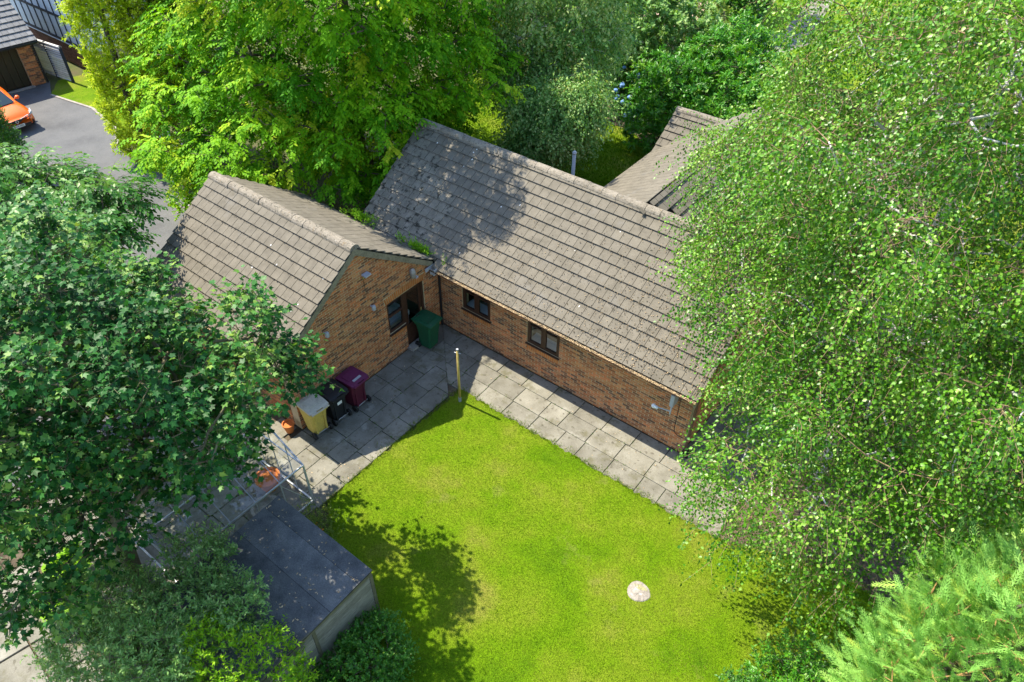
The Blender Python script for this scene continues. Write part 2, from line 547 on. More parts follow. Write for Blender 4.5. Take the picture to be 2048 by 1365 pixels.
side_lawn = [(13.2, 1.0), (30, 1.0), (30, 26), (10.5, 26), (10.4, 12), (13, 6)]
sheet('side_lawn', side_lawn, -0.03, MT['lawn'], .08, .3, seed=8)
verge_lawn = [(-27.3, 1.85), (-25.95, .82), (-23.0, 1.3), (-20.4, .9), (-18.6, .0), (-18.8, 3), (-26.9, 3.4)]
sheet('verge_lawn', verge_lawn, -0.022, MT['lawn'], .03, .3, seed=9)
far_lawn = [(-3.4, 24.6), (-.4, 25.6), (12, 27), (16, 60), (-6, 60), (-4.5, 38), (-3.6, 29)]
sheet('far_lawn', far_lawn, -0.05, MT['lawn'], .1, .5, seed=10)
glade = [(-13.5, 27.5), (-10.8, 27.5), (-11, 40), (-20, 42)]
sheet('far_glade', glade, -0.05, MT['lawn'], .1, .5, seed=11)
mb = sheet('pink_paving', [(-8.4, 23.0), (-5.3, 25.4), (-6.6, 30), (-8, 36), (-13, 36), (-9.8, 30)], -0.045, MT['pinkpave'])
pth = [(-4.3, 27.6), (-3.3, 29.6), (-1.75, 31.6), (-3.4, 42), (-1.9, 42), (-.35, 32.3), (.15, 31.0), (-1.5, 25.6), (-2.2, 25.6), (-1.1, 30.2), (-2.6, 28.4), (-3.9, 26.6)]
sheet('garden_path', pth, -0.035, MT['slab'])
# driveway edging stones beside the verge lawn
for i, (a, b) in enumerate((((-25.9, .78), (-23.0, 1.25)), ((-23.0, 1.25), (-20.4, .85)), ((-20.4, .85), (-18.6, -.05)))):
    k = MB()
    a, b = Vector((*a, 0)), Vector((*b, 0))
    d = (b - a).normalized()
    n = Vector((-d.y, d.x, 0)) * .07
    k.prism([a + n + Vector((0, 0, -.06)), b + n + Vector((0, 0, -.06)), b + n + Vector((0, 0, .0)), a + n + Vector((0, 0, .0))], n * -1.6)
    o = k.build('kerb', MT['stone'])
    tag(o, kind='structure')
# thin pale line on tarmac (drain cut)
mb = MB()
mb.box(-21.2, -13.2, -3.02, -2.98, -.034, -.030, rz=.12)
tag(mb.build('tarmac_seam', MT['stone']), kind='structure')

# grass blades: real blades over the lawns
def in_poly(P, poly):
    x, y = P[:, 0], P[:, 1]
    c = np.zeros(len(P), bool)
    j = len(poly) - 1
    for i in range(len(poly)):
        xi, yi = poly[i]
        xj, yj = poly[j]
        c ^= ((yi > y) != (yj > y)) & (x < (xj - xi) * (y - yi) / (yj - yi + 1e-12) + xi)
        j = i
    return c


def vnoise(P, s, seed):
    r = np.random.default_rng(seed)
    out = np.zeros(len(P))
    for k in range(5):
        a, b, ph = r.normal(size=2), r.normal(size=2), r.uniform(0, 6.28, 2)
        out += np.sin(P[:, :2] @ a * s + ph[0]) * np.sin(P[:, :2] @ b * s * 1.7 + ph[1])
    return out / 2.2


def blades(name, poly, n, z, h, wd, box, label):
    P = rng.uniform((box[0], box[2]), (box[1], box[3]), (n, 2))
    keep = in_poly(P, poly)
    P = P[keep]
    n = len(P)
    t = rng.uniform(0, 2 * np.pi, n)
    lean = rng.uniform(.2, 1.0, n) * h
    l = rng.uniform(0, 2 * np.pi, n)
    H = h * rng.uniform(.5, 1.1, n)
    W = wd * rng.uniform(.6, 1.3, n)
    V = np.zeros((n, 3, 3))
    V[:, 0] = np.c_[P[:, 0] - np.cos(t) * W, P[:, 1] - np.sin(t) * W, np.full(n, z)]
    V[:, 1] = np.c_[P[:, 0] + np.cos(t) * W, P[:, 1] + np.sin(t) * W, np.full(n, z)]
    V[:, 2] = np.c_[P[:, 0] + np.cos(l) * lean, P[:, 1] + np.sin(l) * lean, z + H]
    tn = (.43 if name == 'grass' else .25) + .22 * vnoise(P, .9, 3) + .17 * vnoise(P, 3.2, 4) + .08 * vnoise(P, 9, 5) + rng.normal(0, .17, n)
    # trodden, drier turf round the inspection cover
    dd = np.hypot(P[:, 0] - 9.6, P[:, 1] + 3.9)
    tn += .30 * np.exp(-(dd / 1.4) ** 2) + .18 * np.exp(-((P[:, 1] + 1.9) / .35) ** 2) * (P[:, 0] > 3)
    o = raw_mesh(name, V.reshape(-1, 3), np.arange(3 * n).reshape(-1, 3), LM['grass'], tint=np.repeat(np.clip(tn, 0, 1), 3))
    tag(o, label, 'grass', kind='stuff')


blades('grass', lawn_poly, 270000, .008, .038, .0062, (2, 16, -15.5, -1.1), 'short mown grass of the sunny back lawn')
blades('rear_grass', back_lawn, 60000, -.03, .08, .02, (-12, 2, 6, 17.5), 'dappled grass of the lawn behind the roof ridge')


# longer uncut tufts leaning over the lawn edge
ep, en = [], []
for i in range(len(lawn_poly)):
    a, b = np.array(lawn_poly[i]), np.array(lawn_poly[(i + 1) % len(lawn_poly)])
    L = np.linalg.norm(b - a)
    k = int(L * 420)
    u = rng.random(k)
    nrm = np.array([(b - a)[1], -(b - a)[0]]) / L
    amp = .065 * (1 + np.sin(u * L * 5.0 + i) * .6 + np.sin(u * L * 13) * .4)
    ep.append(a + (b - a) * u[:, None] + nrm * (rng.normal(0, 1, k) * amp)[:, None])
P = np.concatenate(ep)
P = P[(P[:, 1] > -15) & (P[:, 0] < 15)]
n = len(P)
t, l = rng.uniform(0, 2 * np.pi, n), rng.uniform(0, 2 * np.pi, n)
H = rng.uniform(.02, .085, n)
V = np.zeros((n, 3, 3))
V[:, 0] = np.c_[P[:, 0] - np.cos(t) * .007, P[:, 1] - np.sin(t) * .007, np.full(n, -.01)]
V[:, 1] = np.c_[P[:, 0] + np.cos(t) * .007, P[:, 1] + np.sin(t) * .007, np.full(n, -.01)]
V[:, 2] = np.c_[P[:, 0] + np.cos(l) * H * .8, P[:, 1] + np.sin(l) * H * .8, H]
tag(raw_mesh('edge_grass', V.reshape(-1, 3), np.arange(3 * n).reshape(-1, 3), LM['grass'], tint=np.repeat(np.clip(.5 + rng.normal(0, .25, n), 0, 1), 3)),
    'uncut ragged grass along the lawn edge by the slabs', 'grass', kind='stuff')


# ------------------------------------------------------------------ paving slabs
patio = empty('patio')
tag(patio, 'grey concrete slab path wrapping round the brick house', 'patio', kind='structure')
rs = random.Random(4)


def slab(poly, z=0.0, th=.05, parent=None, gap=.007):
    cx = sum(p[0] for p in poly) / len(poly)
    cy = sum(p[1] for p in poly) / len(poly)
    pts = []
    for x, y in poly:
        L = math.hypot(x - cx, y - cy)
        k = 1 - gap * 1.4 / L
        pts.append(((x - cx) * k, (y - cy) * k))
    tx, ty = rs.uniform(-.006, .006), rs.uniform(-.006, .006)
    top = [(x, y, x * tx + y * ty) for x, y in pts]
    m = MB()
    inset = .985
    n = len(pts)
    vs = [(x * inset, y * inset, zz) for x, y, zz in top] + [(x, y, zz - .008) for x, y, zz in top] + [(x, y, -th) for x, y, zz in top]
    fs = [tuple(range(n))]
    for L in range(2):
        fs += [(L * n + i, (L + 1) * n + i, (L + 1) * n + (i + 1) % n, L * n + (i + 1) % n) for i in range(n)]
    m.add(vs, fs)
    o = m.build('slab', MT['slab'], parent or patio)
    o.location = (cx, cy, z + rs.uniform(-.004, .004))
    return o


def ccw(p):
    s = sum(p[i][0] * p[(i + 1) % len(p)][1] - p[(i + 1) % len(p)][0] * p[i][1] for i in range(len(p)))
    return p if s > 0 else p[::-1]


RW = .62
# rows beside the long wall (run along x), mitred at both corners
for k in range(3):
    y1, y0 = -.03 - RW * k, -.03 - RW * (k + 1)
    x = .0 + (.3, .75, .5)[k]
    xs = [-.5, x + .62 * 1]
    while xs[-1] < 12:
        xs.append(xs[-1] + rs.choice((.9, .9, .9, .9, .62)))
    for a, b in zip(xs, xs[1:]):
        p = [(a, y0), (b, y0), (b, y1), (a, y1)]
        p = clip_half(p, (-1, -1), 0)               # x > -y
        if len(p) >= 3:
            p = clip_half(p, (1, 1), 8.42)          # second mitre
        if len(p) >= 3 and area(p) > .01:
            slab(ccw(p))
# rows beside the gable (run along y)
for k in range(4):
    x0, x1 = .02 + .56 * k, .02 + .56 * (k + 1)
    y = -(.2, .55, .35, .7)[k]
    ys = [.3, y - .6]
    while ys[-1] > -6.9:
        ys.append(ys[-1] - rs.choice((.9, .9, .9, .62)))
    for a, b in zip(ys, ys[1:]):
        p = [(x0, b), (x1, b), (x1, a), (x0, a)]
        p = clip_half(p, (1, 1), 0)                 # x < -y
        if len(p) >= 3 and area(p) > .01:
            slab(ccw(p))
# rows round the far corner
for k in range(3):
    x0, x1 = 8.42 + RW * k, 8.42 + RW * (k + 1)
    ys = [-2.2, -1.3 + .2 * k]
    while ys[-1] < 5:
        ys.append(ys[-1] + .9)
    for a, b in zip(ys, ys[1:]):
        p = [(x0, a), (x1, a), (x1, b), (x0, b)]
        p = clip_half(p, (-1, -1), -8.42)
        if len(p) >= 3 and area(p) > .01:
            slab(ccw(p))
# yard left of the gable, under the greenhouse
for i in range(10):
    x0 = -3.2 + .6 * i
    for j in range(9):
        y1 = (-5.66 if x0 < 0 else -6.95) - .9 * j - (.45 if i % 2 else 0)
        if y1 < -11.4 or x0 > (2.6 if y1 < -7 else 2.1):
            continue
        if x0 < 0 < x0 + .6 and y1 > -6:
            continue
        slab(ccw([(x0, y1 - .9), (x0 + .6, y1 - .9), (x0 + .6, y1), (x0, y1)]), z=-.012)
# big slabs by the left edge
yard = empty('yard_paving')
tag(yard, 'large pale weathered concrete slabs with weeds in the joints', 'paving', kind='structure')
for i in range(5):
    for j in range(4):
        x0, y0 = -2.4 + 1.05 * i + (.15 * j), -15.2 + .8 * j - .1 * i
        slab([(x0, y0), (x0 + 1.05, y0 - .1), (x0 + 1.2, y0 + .7), (x0 + .15, y0 + .8)], z=-.005, parent=yard, gap=.02)

# moss and weeds in the slab joints, fallen leaves on the paving
wm, lm = MB(), MB()
for o in list(patio.children) + list(yard.children):
    me = o.data
    n = len(me.polygons[0].vertices)
    q = [me.vertices[i + n].co + o.location for i in range(n)]
    for i in range(n):
        a, b = q[i], q[(i + 1) % n]
        dens = 9 if rs.random() < .45 else 2
        for k in range(int((b - a).length * dens)):
            p = a.lerp(b, rs.random())
            r_ = rs.uniform(.006, .022) * (1.4 if rs.random() < .15 else 1)
            for e in range(3):
                t = rs.uniform(0, 6.28)
                wm.add([(p.x + math.cos(t) * r_, p.y + math.sin(t) * r_, -.012), (p.x + math.cos(t + 1.5) * r_, p.y + math.sin(t + 1.5) * r_, -.012), (p.x + rs.gauss(0, r_), p.y + rs.gauss(0, r_), r_ * .8)], [(0, 1, 2)])
for k in range(420):
    x, y = (rs.uniform(.2, 10.3), -abs(rs.gauss(0, .8))) if k < 320 else (rs.uniform(.1, 2.3), rs.uniform(-9, -.3))
    if y < -1.9 and x > 2.3:
        continue
    if k < 320 and rs.random() > (x / 10) ** 1.5 + .1:
        continue
    r_, t, z = rs.uniform(.008, .02), rs.uniform(0, 6.28), .009
    lm.add([(x + math.cos(t + a) * r_ * b, y + math.sin(t + a) * r_ * b, z + rs.uniform(0, .008)) for a, b in ((0, 1.4), (1.57, .6), (3.14, 1.2), (4.71, .6))], [(0, 1, 2), (0, 2, 3)])
tag(wm.build('joint_weeds', LM['olive']), 'small weeds and moss growing in the paving joints', 'weeds', kind='stuff')
tag(lm.build('fallen_leaves', MT['debris']), 'dry fallen leaf bits scattered on the slab path', 'fallen leaves', kind='stuff')

# ------------------------------------------------------------------ the brick house
house = empty('brick_house')
tag(house, 'L-shaped single storey brown brick house with grey tiled roofs and brick gable', 'house')
PT = R(35.4)
TP = math.tan(PT)
GRID_RY, GRID_RZ = -3.0, 4.50          # garage ridge
MAIN_RY, MAIN_RZ = 2.89, 4.72          # main ridge
OPEN_G = [(-2.16, -1.50, .99, 2.10), (-1.50, -.68, .0, 2.10)]
OPEN_M = [(.90, 1.96, 1.08, 2.14), (3.30, 4.40, 1.05, 2.14)]
SILL_G = [(-2.16, -1.50, .79, .99)]
SILL_M = [(.90, 1.96, .86, 1.08), (3.30, 4.40, .83, 1.05)]
ARCH_G = [(-2.24, -.62, 2.10, 2.36)]


def wall_piece(name, outline, holes, to3, off, parent, mat='mortar'):
    m = MB()
    us = [p[0] for p in outline]
    vs = [p[1] for p in outline]
    for r in minus_rects(min(us), max(us), min(vs), max(vs), holes):
        for p in [clip_convex([(r[0], r[2]), (r[1], r[2]), (r[1], r[3]), (r[0], r[3])], outline)]:
            if p and area(p) > 1e-4:
                m.prism([to3(*q) for q in p], off)
    return m.build(name, MT[mat], parent)


BRICKS = []     # (dist to camera, kind, data)


def lay_bricks(outline, holes, to3, nrm, wall, full_kind, stagger=0.0):
    """stretcher bond; full bricks become candidates for single objects"""
    us = [p[0] for p in outline]
    vs = [p[1] for p in outline]
    row = 0
    z = min(vs) + .005
    while z < max(vs):
        u = min(us) - .1125 * (row % 2) - stagger
        while u < max(us):
            a, b, c, d = u + .0065, u + .2185, z, z + .061
            for r in minus_rects(a, b, c, d, holes):
                p = clip_convex([(r[0], r[2]), (r[1], r[2]), (r[1], r[3]), (r[0], r[3])], outline)
                if not p or area(p) < .0008:
                    continue
                cu, cv = sum(q[0] for q in p) / len(p), sum(q[1] for q in p) / len(p)
                w3 = np.array(to3(cu, cv))
                full = abs(area(p) - .212 * .061) < 1e-5
                BRICKS.append((float(np.linalg.norm(w3 - CAM)), full and full_kind is not None, p, to3, nrm, wall, full_kind, w3))
            u += .225
        z += .075
        row += 1


# gable wall of the wing nearest the drive (faces +x)
g_half = 2.62
def g_out(y0, y1, drop=0.0):
    zt = lambda y: GRID_RZ - .13 - abs(y - GRID_RY) * TP
    return [(y0, 0.0), (y1, 0.0), (y1, zt(y1)), (GRID_RY, zt(GRID_RY)), (y0, zt(y0))]


to3_g = lambda u, v: (0.0, u, v)
gable_out = g_out(-5.62, -.0)
wall_g = wall_piece('wall', gable_out, OPEN_G, to3_g, (-.28, 0, 0), house)
lay_bricks(gable_out, OPEN_G + SILL_G + ARCH_G, lambda u, v: (0.002, u, v), (1, 0, 0), wall_g, 'y')
# long wall (faces -y)
main_out = [(0.0, 0.0), (8.40, 0.0), (8.40, 2.36), (0.0, 2.36)]
to3_m = lambda u, v: (u, 0.0, v)
wall_m = wall_piece('wall', main_out, OPEN_M, to3_m, (0, .28, 0), house)
lay_bricks(main_out, OPEN_M + SILL_M, lambda u, v: (u, -.002, v), (0, -1, 0), wall_m, 'x')
# end wall (faces +x)
zt = lambda y: MAIN_RZ - .13 - abs(y - MAIN_RY) * TP
end_out = [(.29, 0), (5.78, 0), (5.78, zt(5.78)), (MAIN_RY, zt(MAIN_RY)), (.29, zt(.29))]
wall_e = wall_piece('wall', end_out, [], lambda u, v: (8.399, u, v), (-.28, 0, 0), house)
lay_bricks(end_out, [], lambda u, v: (8.405, u, v), (1, 0, 0), wall_e, None)
# side wall of the wing (faces -y) and the remaining shells
side_out = [(-5.6, 0), (-.285, 0), (-.285, 2.44), (-5.6, 2.44)]
wall_s = wall_piece('wall', side_out, [], lambda u, v: (u, -5.62, v), (0, .28, 0), house)
lay_bricks(side_out, [], lambda u, v: (u, -5.626, v), (0, -1, 0), wall_s, None)
for ol, f, off in ((g_out(-5.33, -.0), lambda u, v: (-5.6, u, v), (.28, 0, 0)),
                   ([(.29, 0), (5.5, 0), (5.5, zt(5.5)), (MAIN_RY, zt(MAIN_RY)), (.29, zt(.29))], lambda u, v: (-3.0, u, v), (.28, 0, 0)),
                   ([(-3.0, 0), (8.11, 0), (8.11, 2.3), (-3.0, 2.3)], lambda u, v: (u, 5.78, v), (0, -.28, 0)),
                   ([(-5.3, 0), (-.29, 0), (-.29, 2.4), (-5.3, 2.4)], lambda u, v: (u, -.0, v), (0, -.25, 0))):
    wall_piece('wall', ol, [], f, off, house, 'brick')

# brick faces
full = sorted([i for i, b in enumerate(BRICKS) if b[1]], key=lambda i: BRICKS[i][0])[:300]
single = set(full)
proto = {}
for ax in 'xy':
    m = MB()
    e = .004
    hw, hh = .106, .0305
    if ax == 'x':
        m.add([(-hw, 0.02, -hh), (hw, 0.02, -hh), (hw, .02, hh), (-hw, .02, hh), (-hw + e, -.005, -hh + e), (hw - e, -.005, -hh + e), (hw - e, -.005, hh - e), (-hw + e, -.005, hh - e)],
              [(4, 5, 6, 7), (0, 1, 5, 4), (1, 2, 6, 5), (2, 3, 7, 6), (3, 0, 4, 7)])
    else:
        m.add([(-.02, -hw, -hh), (-.02, hw, -hh), (-.02, hw, hh), (-.02, -hw, hh), (.005, -hw + e, -hh + e), (.005, hw - e, -hh + e), (.005, hw - e, hh - e), (.005, -hw + e, hh - e)],
              [(4, 5, 6, 7), (0, 1, 5, 4), (1, 2, 6, 5), (2, 3, 7, 6), (3, 0, 4, 7)])
    proto[ax] = m.mesh('brick', MT['brick'])
joined = MB()
for i, (d, fu, p, to3, nrm, wall, fk, w3) in enumerate(BRICKS):
    j = rs.uniform(-.003, .003)
    if i in single:
        o = bpy.data.objects.new('brick', proto[fk])
        o.location = tuple(w3 + np.array(nrm) * j)
        link(o, wall)
    else:
        q = [Vector(to3(*a)) + Vector(nrm) * j for a in p]
        n = len(q)
        bk = [a - Vector(nrm) * .03 for a in q]
        c = sum(q, Vector()) / n
        fr = [a + (c - a).normalized() * .004 + Vector(nrm) * .004 for a in q]
        joined.add(bk + fr, [tuple(range(n, 2 * n))] + [(k, (k + 1) % n, n + (k + 1) % n, n + k) for k in range(n)])
joined.build('brickwork', MT['brick'], house, kind='stuff')


def soldier(u0, u1, v0, v1, to3, nrm, wall, arc=0.0, n=None):
    n = n or int(round((u1 - u0) / .075))
    w_ = (u1 - u0) / n
    for k in range(n):
        a, b = u0 + k * w_ + .009, u0 + (k + 1) * w_ - .009
        t = ((a + b) / 2 - (u0 + u1) / 2) / ((u1 - u0) / 2)
        dz = arc * (1 - t * t)
        fan = t * .05 if arc else 0
        m = MB()
        m.prism([to3(a, v0 + dz), to3(b, v0 + dz), to3(b + fan, v1 + dz), to3(a + fan, v1 + dz)], Vector(nrm) * .022)
        m.build('sill_brick' if not arc else 'arch_brick', MT['brick_red'], wall)


soldier(-2.14, -1.5, .80, .985, lambda u, v: (-.01, u, v), (1, 0, 0), wall_g)
soldier(-2.20, -.66, 2.085, 2.30, lambda u, v: (-.009, u, v), (1, 0, 0), wall_g, arc=.05)
for x0, x1, z0, z1 in SILL_M:
    soldier(x0, x1, z0, z1 - .015, lambda u, v: (u, .01, v), (0, -1, 0), wall_m)
# mortar behind the arch band so no gap shows
mb = MB()
mb.box(-.02, .002, -2.24, -.62, 2.10, 2.36)
mb.build('lintel', MT['mortar'], house)

# windows
def window_x(x0, x1, z0, z1, y, parent=house):
    f = MB()
    w_ = .065
    yy0, yy1 = y + .02, y + .10
    f.box(x0, x0 + w_, yy0, yy1, z0, z1)
    f.box(x1 - w_, x1, yy0, yy1, z0, z1)
    f.box(x0 + w_, x1 - w_, yy0, yy1, z0, z0 + w_)
    f.box(x0 + w_, x1 - w_, yy0, yy1, z1 - w_, z1)
    xm = (x0 + x1) / 2
    f.box(xm - .045, xm + .045, yy0 - .004, yy1, z0 + w_, z1 - w_)
    win = f.build('window', MT['brown'], parent)
    for a, b in ((x0 + w_, xm - .045), (xm + .045, x1 - w_)):
        s = MB()
        t = .035
        zm = z0 + (z1 - z0) * .62
        s.box(a, a + t, yy0 - .012, yy1 - .02, z0 + w_, z1 - w_)
        s.box(b - t, b, yy0 - .012, yy1 - .02, z0 + w_, z1 - w_)
        s.box(a + t, b - t, yy0 - .012, yy1 - .02, z0 + w_, z0 + w_ + t)
        s.box(a + t, b - t, yy0 - .012, yy1 - .02, z1 - w_ - t, z1 - w_)
        s.box(a + t, b - t, yy0 - .010, yy1 - .02, zm - .018, zm + .018)
        s.build('sash', MT['brown'], win)
        for za, zb in ((z0 + w_ + t, zm - .018), (zm + .018, z1 - w_ - t)):
            g = MB()
            g.box(a + t, b - t, yy0 + .02, yy0 + .026, za, zb)
            g.build('pane', MT['glass'], win)
    s = MB()
    s.box(x0 - .03, x1 + .03, y - .055, y + .02, z0 - .035, z0 - .002)
    s.build('sill', MT['brown'], win)
    s = MB()
    s.box(x0 + .01, x1 - .01, yy1 + .003, y + .46, z0 + .01, z0 + .04)
    s.build('window_board', MT['white'], win)
    s = MB()
    s.box(x0 - .06, x0 - .002, yy1 + .003, y + .285, z0, z1)
    s.box(x1 + .002, x1 + .06, yy1 + .003, y + .285, z0, z1)
    s.build('reveal', MT['white'], win)
    return win


window_x(.90, 1.96, 1.08, 2.14, 0)
window_x(3.30, 4.40, 1.05, 2.14, 0)
# curtain-like interior: pale room behind the long wall
mb = MB()
mb.box(.02, 8.1, .30, 5.48, .02, .06)
mb.build('room_floor', MT['roomfloor'], house)
mb = MB()
mb.box(.02, 8.1, 3.3, 3.38, .06, 2.3)
mb.box(2.4, 2.46, .30, 3.28, .06, 2.3)
mb.build('partition', MT['roomwall'], house)

# combination frame in the gable: window light and half glazed door
f = MB()
X0, X1 = -.12, -.03
f.box(X0, X1, -2.16, -2.09, .99, 2.13)
f.box(X0, X1, -1.56, -1.44, .99, 2.13)
f.box(X0, X1, -2.09, -1.56, .99, 1.06)
f.box(X0, X1, -2.09, -1.56, 2.03, 2.13)
f.box(X0, X1, -2.09, -1.56, 1.54, 1.60)
win = f.build('window', MT['brown'], house)
for a, b in ((1.06, 1.54), (1.60, 2.03)):
    g = MB()
    g.box(-.08, -.074, -2.09, -1.56, a, b)
    g.build('pane', MT['glass'], win)
s = MB()
s.box(-.03, .06, -2.20, -1.46, .955, .988)
s.build('sill', MT['brown'], win)
f = MB()
f.box(X0, X1, -.75, -.68, .04, 2.13)
f.box(X0, X1, -1.44, -.75, 2.06, 2.13)
f.box(X0, X1, -1.50, -1.44, .04, .99)
fr = f.build('door_frame', MT['brown'], house)
d = MB()
d.box(-.11, -.06, -1.435, -.755, .05, .80)
d.box(-.11, -.06, -1.435, -1.33, .80, 2.055)
d.box(-.11, -.06, -.86, -.755, .80, 2.055)
d.box(-.11, -.06, -1.33, -.86, 1.94, 2.055)
d.box(-.055, -.045, -1.30, -.89, .18, .70)
door = d.build('door', MT['brown'], house)
g = MB()
g.box(-.09, -.084, -1.33, -.86, .80, 1.94)
g.build('pane', MT['glass'], door)
g = MB()
g.tube([(-.06, -.80, 1.02), (-.02, -.80, 1.02), (-.02, -.90, 1.02)], .012, 8)
g.box(-.06, -.052, -.825, -.775, .95, 1.12)
g.build('handle', MT['brass'], door)
# pale sink unit just inside the door
k = MB()
k.box(-1.0, -.42, -2.3, -.95, .75, .92)
k.box(-.98, -.44, -2.28, -.97, .06, .748)
k.build('worktop', MT['white'], house)
# doorstep
k = MB()
k.box(-.02, .22, -1.55, -.62, -.03, .085)
k.build('doorstep', MT['stone'], house)


# roofs
def roof_frame(O, u, v):
    O, u, v = Vector(O), Vector(u).normalized(), Vector(v).normalized()
    return O, u, v, u.cross(v).normalized()


TILES = []
TILE_W, GAUGE = .268, .318


def tile_slope(O, u, v, W, L, clip, first=0.0, off=0.0, mossy=None):
    O, u, v, n = roof_frame(O, u, v)
    r = 0
    s0 = first
    while s0 < L - .05:
        a = off - (TILE_W / 2 if r % 2 else 0) - TILE_W
        while a < W:
            p = clip_rect([(a + .006, s0), (a + TILE_W - .006, s0), (a + TILE_W - .006, s0 + .34), (a + .006, s0 + .34)], 0, W, 0, L)
            if p and clip:
                p = clip_convex(p, clip)
            if p and area(p) > .006:
                c = O + u * sum(q[0] for q in p) / len(p) + v * sum(q[1] for q in p) / len(p)
                fullt = abs(area(p) - .34 * (TILE_W - .012)) < 1e-4
                TILES.append((float(np.linalg.norm(np.array(c) - CAM)), fullt, p, O, u, v, n, s0, mossy(c) if mossy else False, a))
            a += TILE_W
        s0 += GAUGE
        r += 1


Ls_main = (MAIN_RY + .38) / math.cos(PT)
Ls_gar = (GRID_RY + 5.90) / math.cos(PT)
up_f = (0, math.cos(PT), math.sin(PT))          # up the -y facing slopes
up_b = (0, -math.cos(PT), math.sin(PT))         # up the +y facing slopes
zM = MAIN_RZ - (MAIN_RY + .38) * TP
zG = GRID_RZ - (GRID_RY + 5.90) * TP
XL, XR = -3.12, 8.60
s_val = .17 / math.cos(PT)
# long roof, front slope: the part beside the wing starts at the valley
moss_m = lambda c: (c.x < -1.0 + .9 * math.sin(c.y * 2) and c.y < 2.3) or (c.x < -2.3)
tile_slope((XL, -.38, zM), (1, 0, 0), up_f, XR - XL, Ls_main, [(0, s_val), (-XL + .12, s_val), (-XL + .12, Ls_main), (0, Ls_main)], mossy=moss_m)
tile_slope((XL, -.38, zM), (1, 0, 0), up_f, XR - XL, Ls_main, [(-XL + .122, 0), (XR - XL, 0), (XR - XL, Ls_main), (-XL + .122, Ls_main)])
tile_slope((XR, 2 * MAIN_RY + .38, zM), (-1, 0, 0), up_b, XR - XL, Ls_main, None)
# wing roof
GX0, GX1 = -5.74, .09
tile_slope((GX0, -5.90, zG), (1, 0, 0), up_f, GX1 - GX0, Ls_gar, None)
Lr = (-.235 - GRID_RY) / math.cos(PT)
tile_slope((GX1, -.235, GRID_RZ - (-.235 - GRID_RY) * TP), (-1, 0, 0), up_b, GX1 - GX0, Lr, None, mossy=lambda c: c.y > -.75 + .4 * math.sin(c.x * 3))
roof = {}
for key, x0, x1, ry, rz, ya, yb in (('main', XL + .03, XR - .03, MAIN_RY, MAIN_RZ, -.37, 2 * MAIN_RY + .37), ('wing', GX0 + .03, GX1 - .03, GRID_RY, GRID_RZ, -5.89, -.24)):
    m = MB()
    za, zb = rz - (ry - ya) * TP, rz - (yb - ry) * TP
    m.prism([(x0, ya, za), (x0, ry, rz), (x0, yb, zb), (x0, yb, zb - .07), (x0, ry, rz - .07), (x0, ya, za - .07)][::-1], (x1 - x0, 0, 0))
    roof[key] = m.build('roof', MT['deck'], house)
tile_me = {}


def tile_verts(p, u, v, n, O, s0):
    def lift(s):
        return .076 - (s - s0) / .34 * .052
    top = [O + u * a + v * s + n * lift(s) for a, s in p]
    bot = [O + u * a + v * s + n * (lift(s) - .022) for a, s in p]
    return top, bot


order = sorted([i for i, t in enumerate(TILES) if t[1] and t[6].z > 0 and t[6].y < 0], key=lambda i: TILES[i][0])[:300]
single = set(order)
jt, jm = MB(), MB()
for i, (d, fu, p, O, u, v, n, s0, ms, a) in enumerate(TILES):
    dz = rs.uniform(-.002, .003)
    if i in single:
        if 'f' not in tile_me or ms:
            pass
        key = 'm' if ms else 'f'
        if key not in tile_me:
            q = [(-(TILE_W - .012) / 2, 0), ((TILE_W - .012) / 2, 0), ((TILE_W - .012) / 2, .34), (-(TILE_W - .012) / 2, .34)]
            top, bot = tile_verts(q, u, v, n, Vector((0, 0, 0)), 0)
            m = MB()
            m.add(top + bot, [(0, 1, 2, 3)] + [(4 + k, 4 + (k + 1) % 4, (k + 1) % 4, k) for k in range(4)])
            tile_me[key] = m.mesh('roof_tile', MT['tile_mossy' if ms else 'tile'])
        o = bpy.data.objects.new('roof_tile', tile_me[key])
        o.location = O + u * (a + TILE_W / 2) + v * s0 + n * dz
        link(o, roof['wing' if O.y < -1 else 'main'])
    else:
        top, bot = tile_verts(p, u, v, n, O + n * dz, s0)
        k = len(p)
        (jm if ms else jt).add(top + bot, [tuple(range(k))] + [(k + e, k + (e + 1) % k, (e + 1) % k, e) for e in range(k)])
jt.build('roof_tiles', MT['tile'], house, kind='stuff')
jm.build('mossy_roof_tiles', MT['tile_mossy'], house, kind='stuff')


def ridge_run(x0, x1, y, z, parent):
    x = x0
    while x < x1 - .05:
        e = min(x + .45, x1)
        m = MB()
        n = 9
        vs = []
        for k, xx in enumerate((x + .004, e - .004)):
            for t in range(n):
                a = math.pi * (t / (n - 1)) * 1.04 - .02 * math.pi
                rr = .135 + (.004 if k else 0)
                vs.append((xx, y - math.cos(a) * rr * 1.15, z - .045 + math.sin(a) * rr))
        fs = [(t, t + 1, n + t + 1, n + t) for t in range(n - 1)] + [tuple(range(n))[::-1], tuple(range(n, 2 * n))]
        m.add(vs, fs)
        o = m.build('ridge_tile', MT['ridge'], parent, smooth=False)
        o.location = (0, rs.uniform(-.008, .008), rs.uniform(-.006, .008))
        x = e


ridge_run(XL, XR, MAIN_RY, MAIN_RZ, roof['main'])
ridge_run(GX0, GX1, GRID_RY, GRID_RZ, roof['wing'])
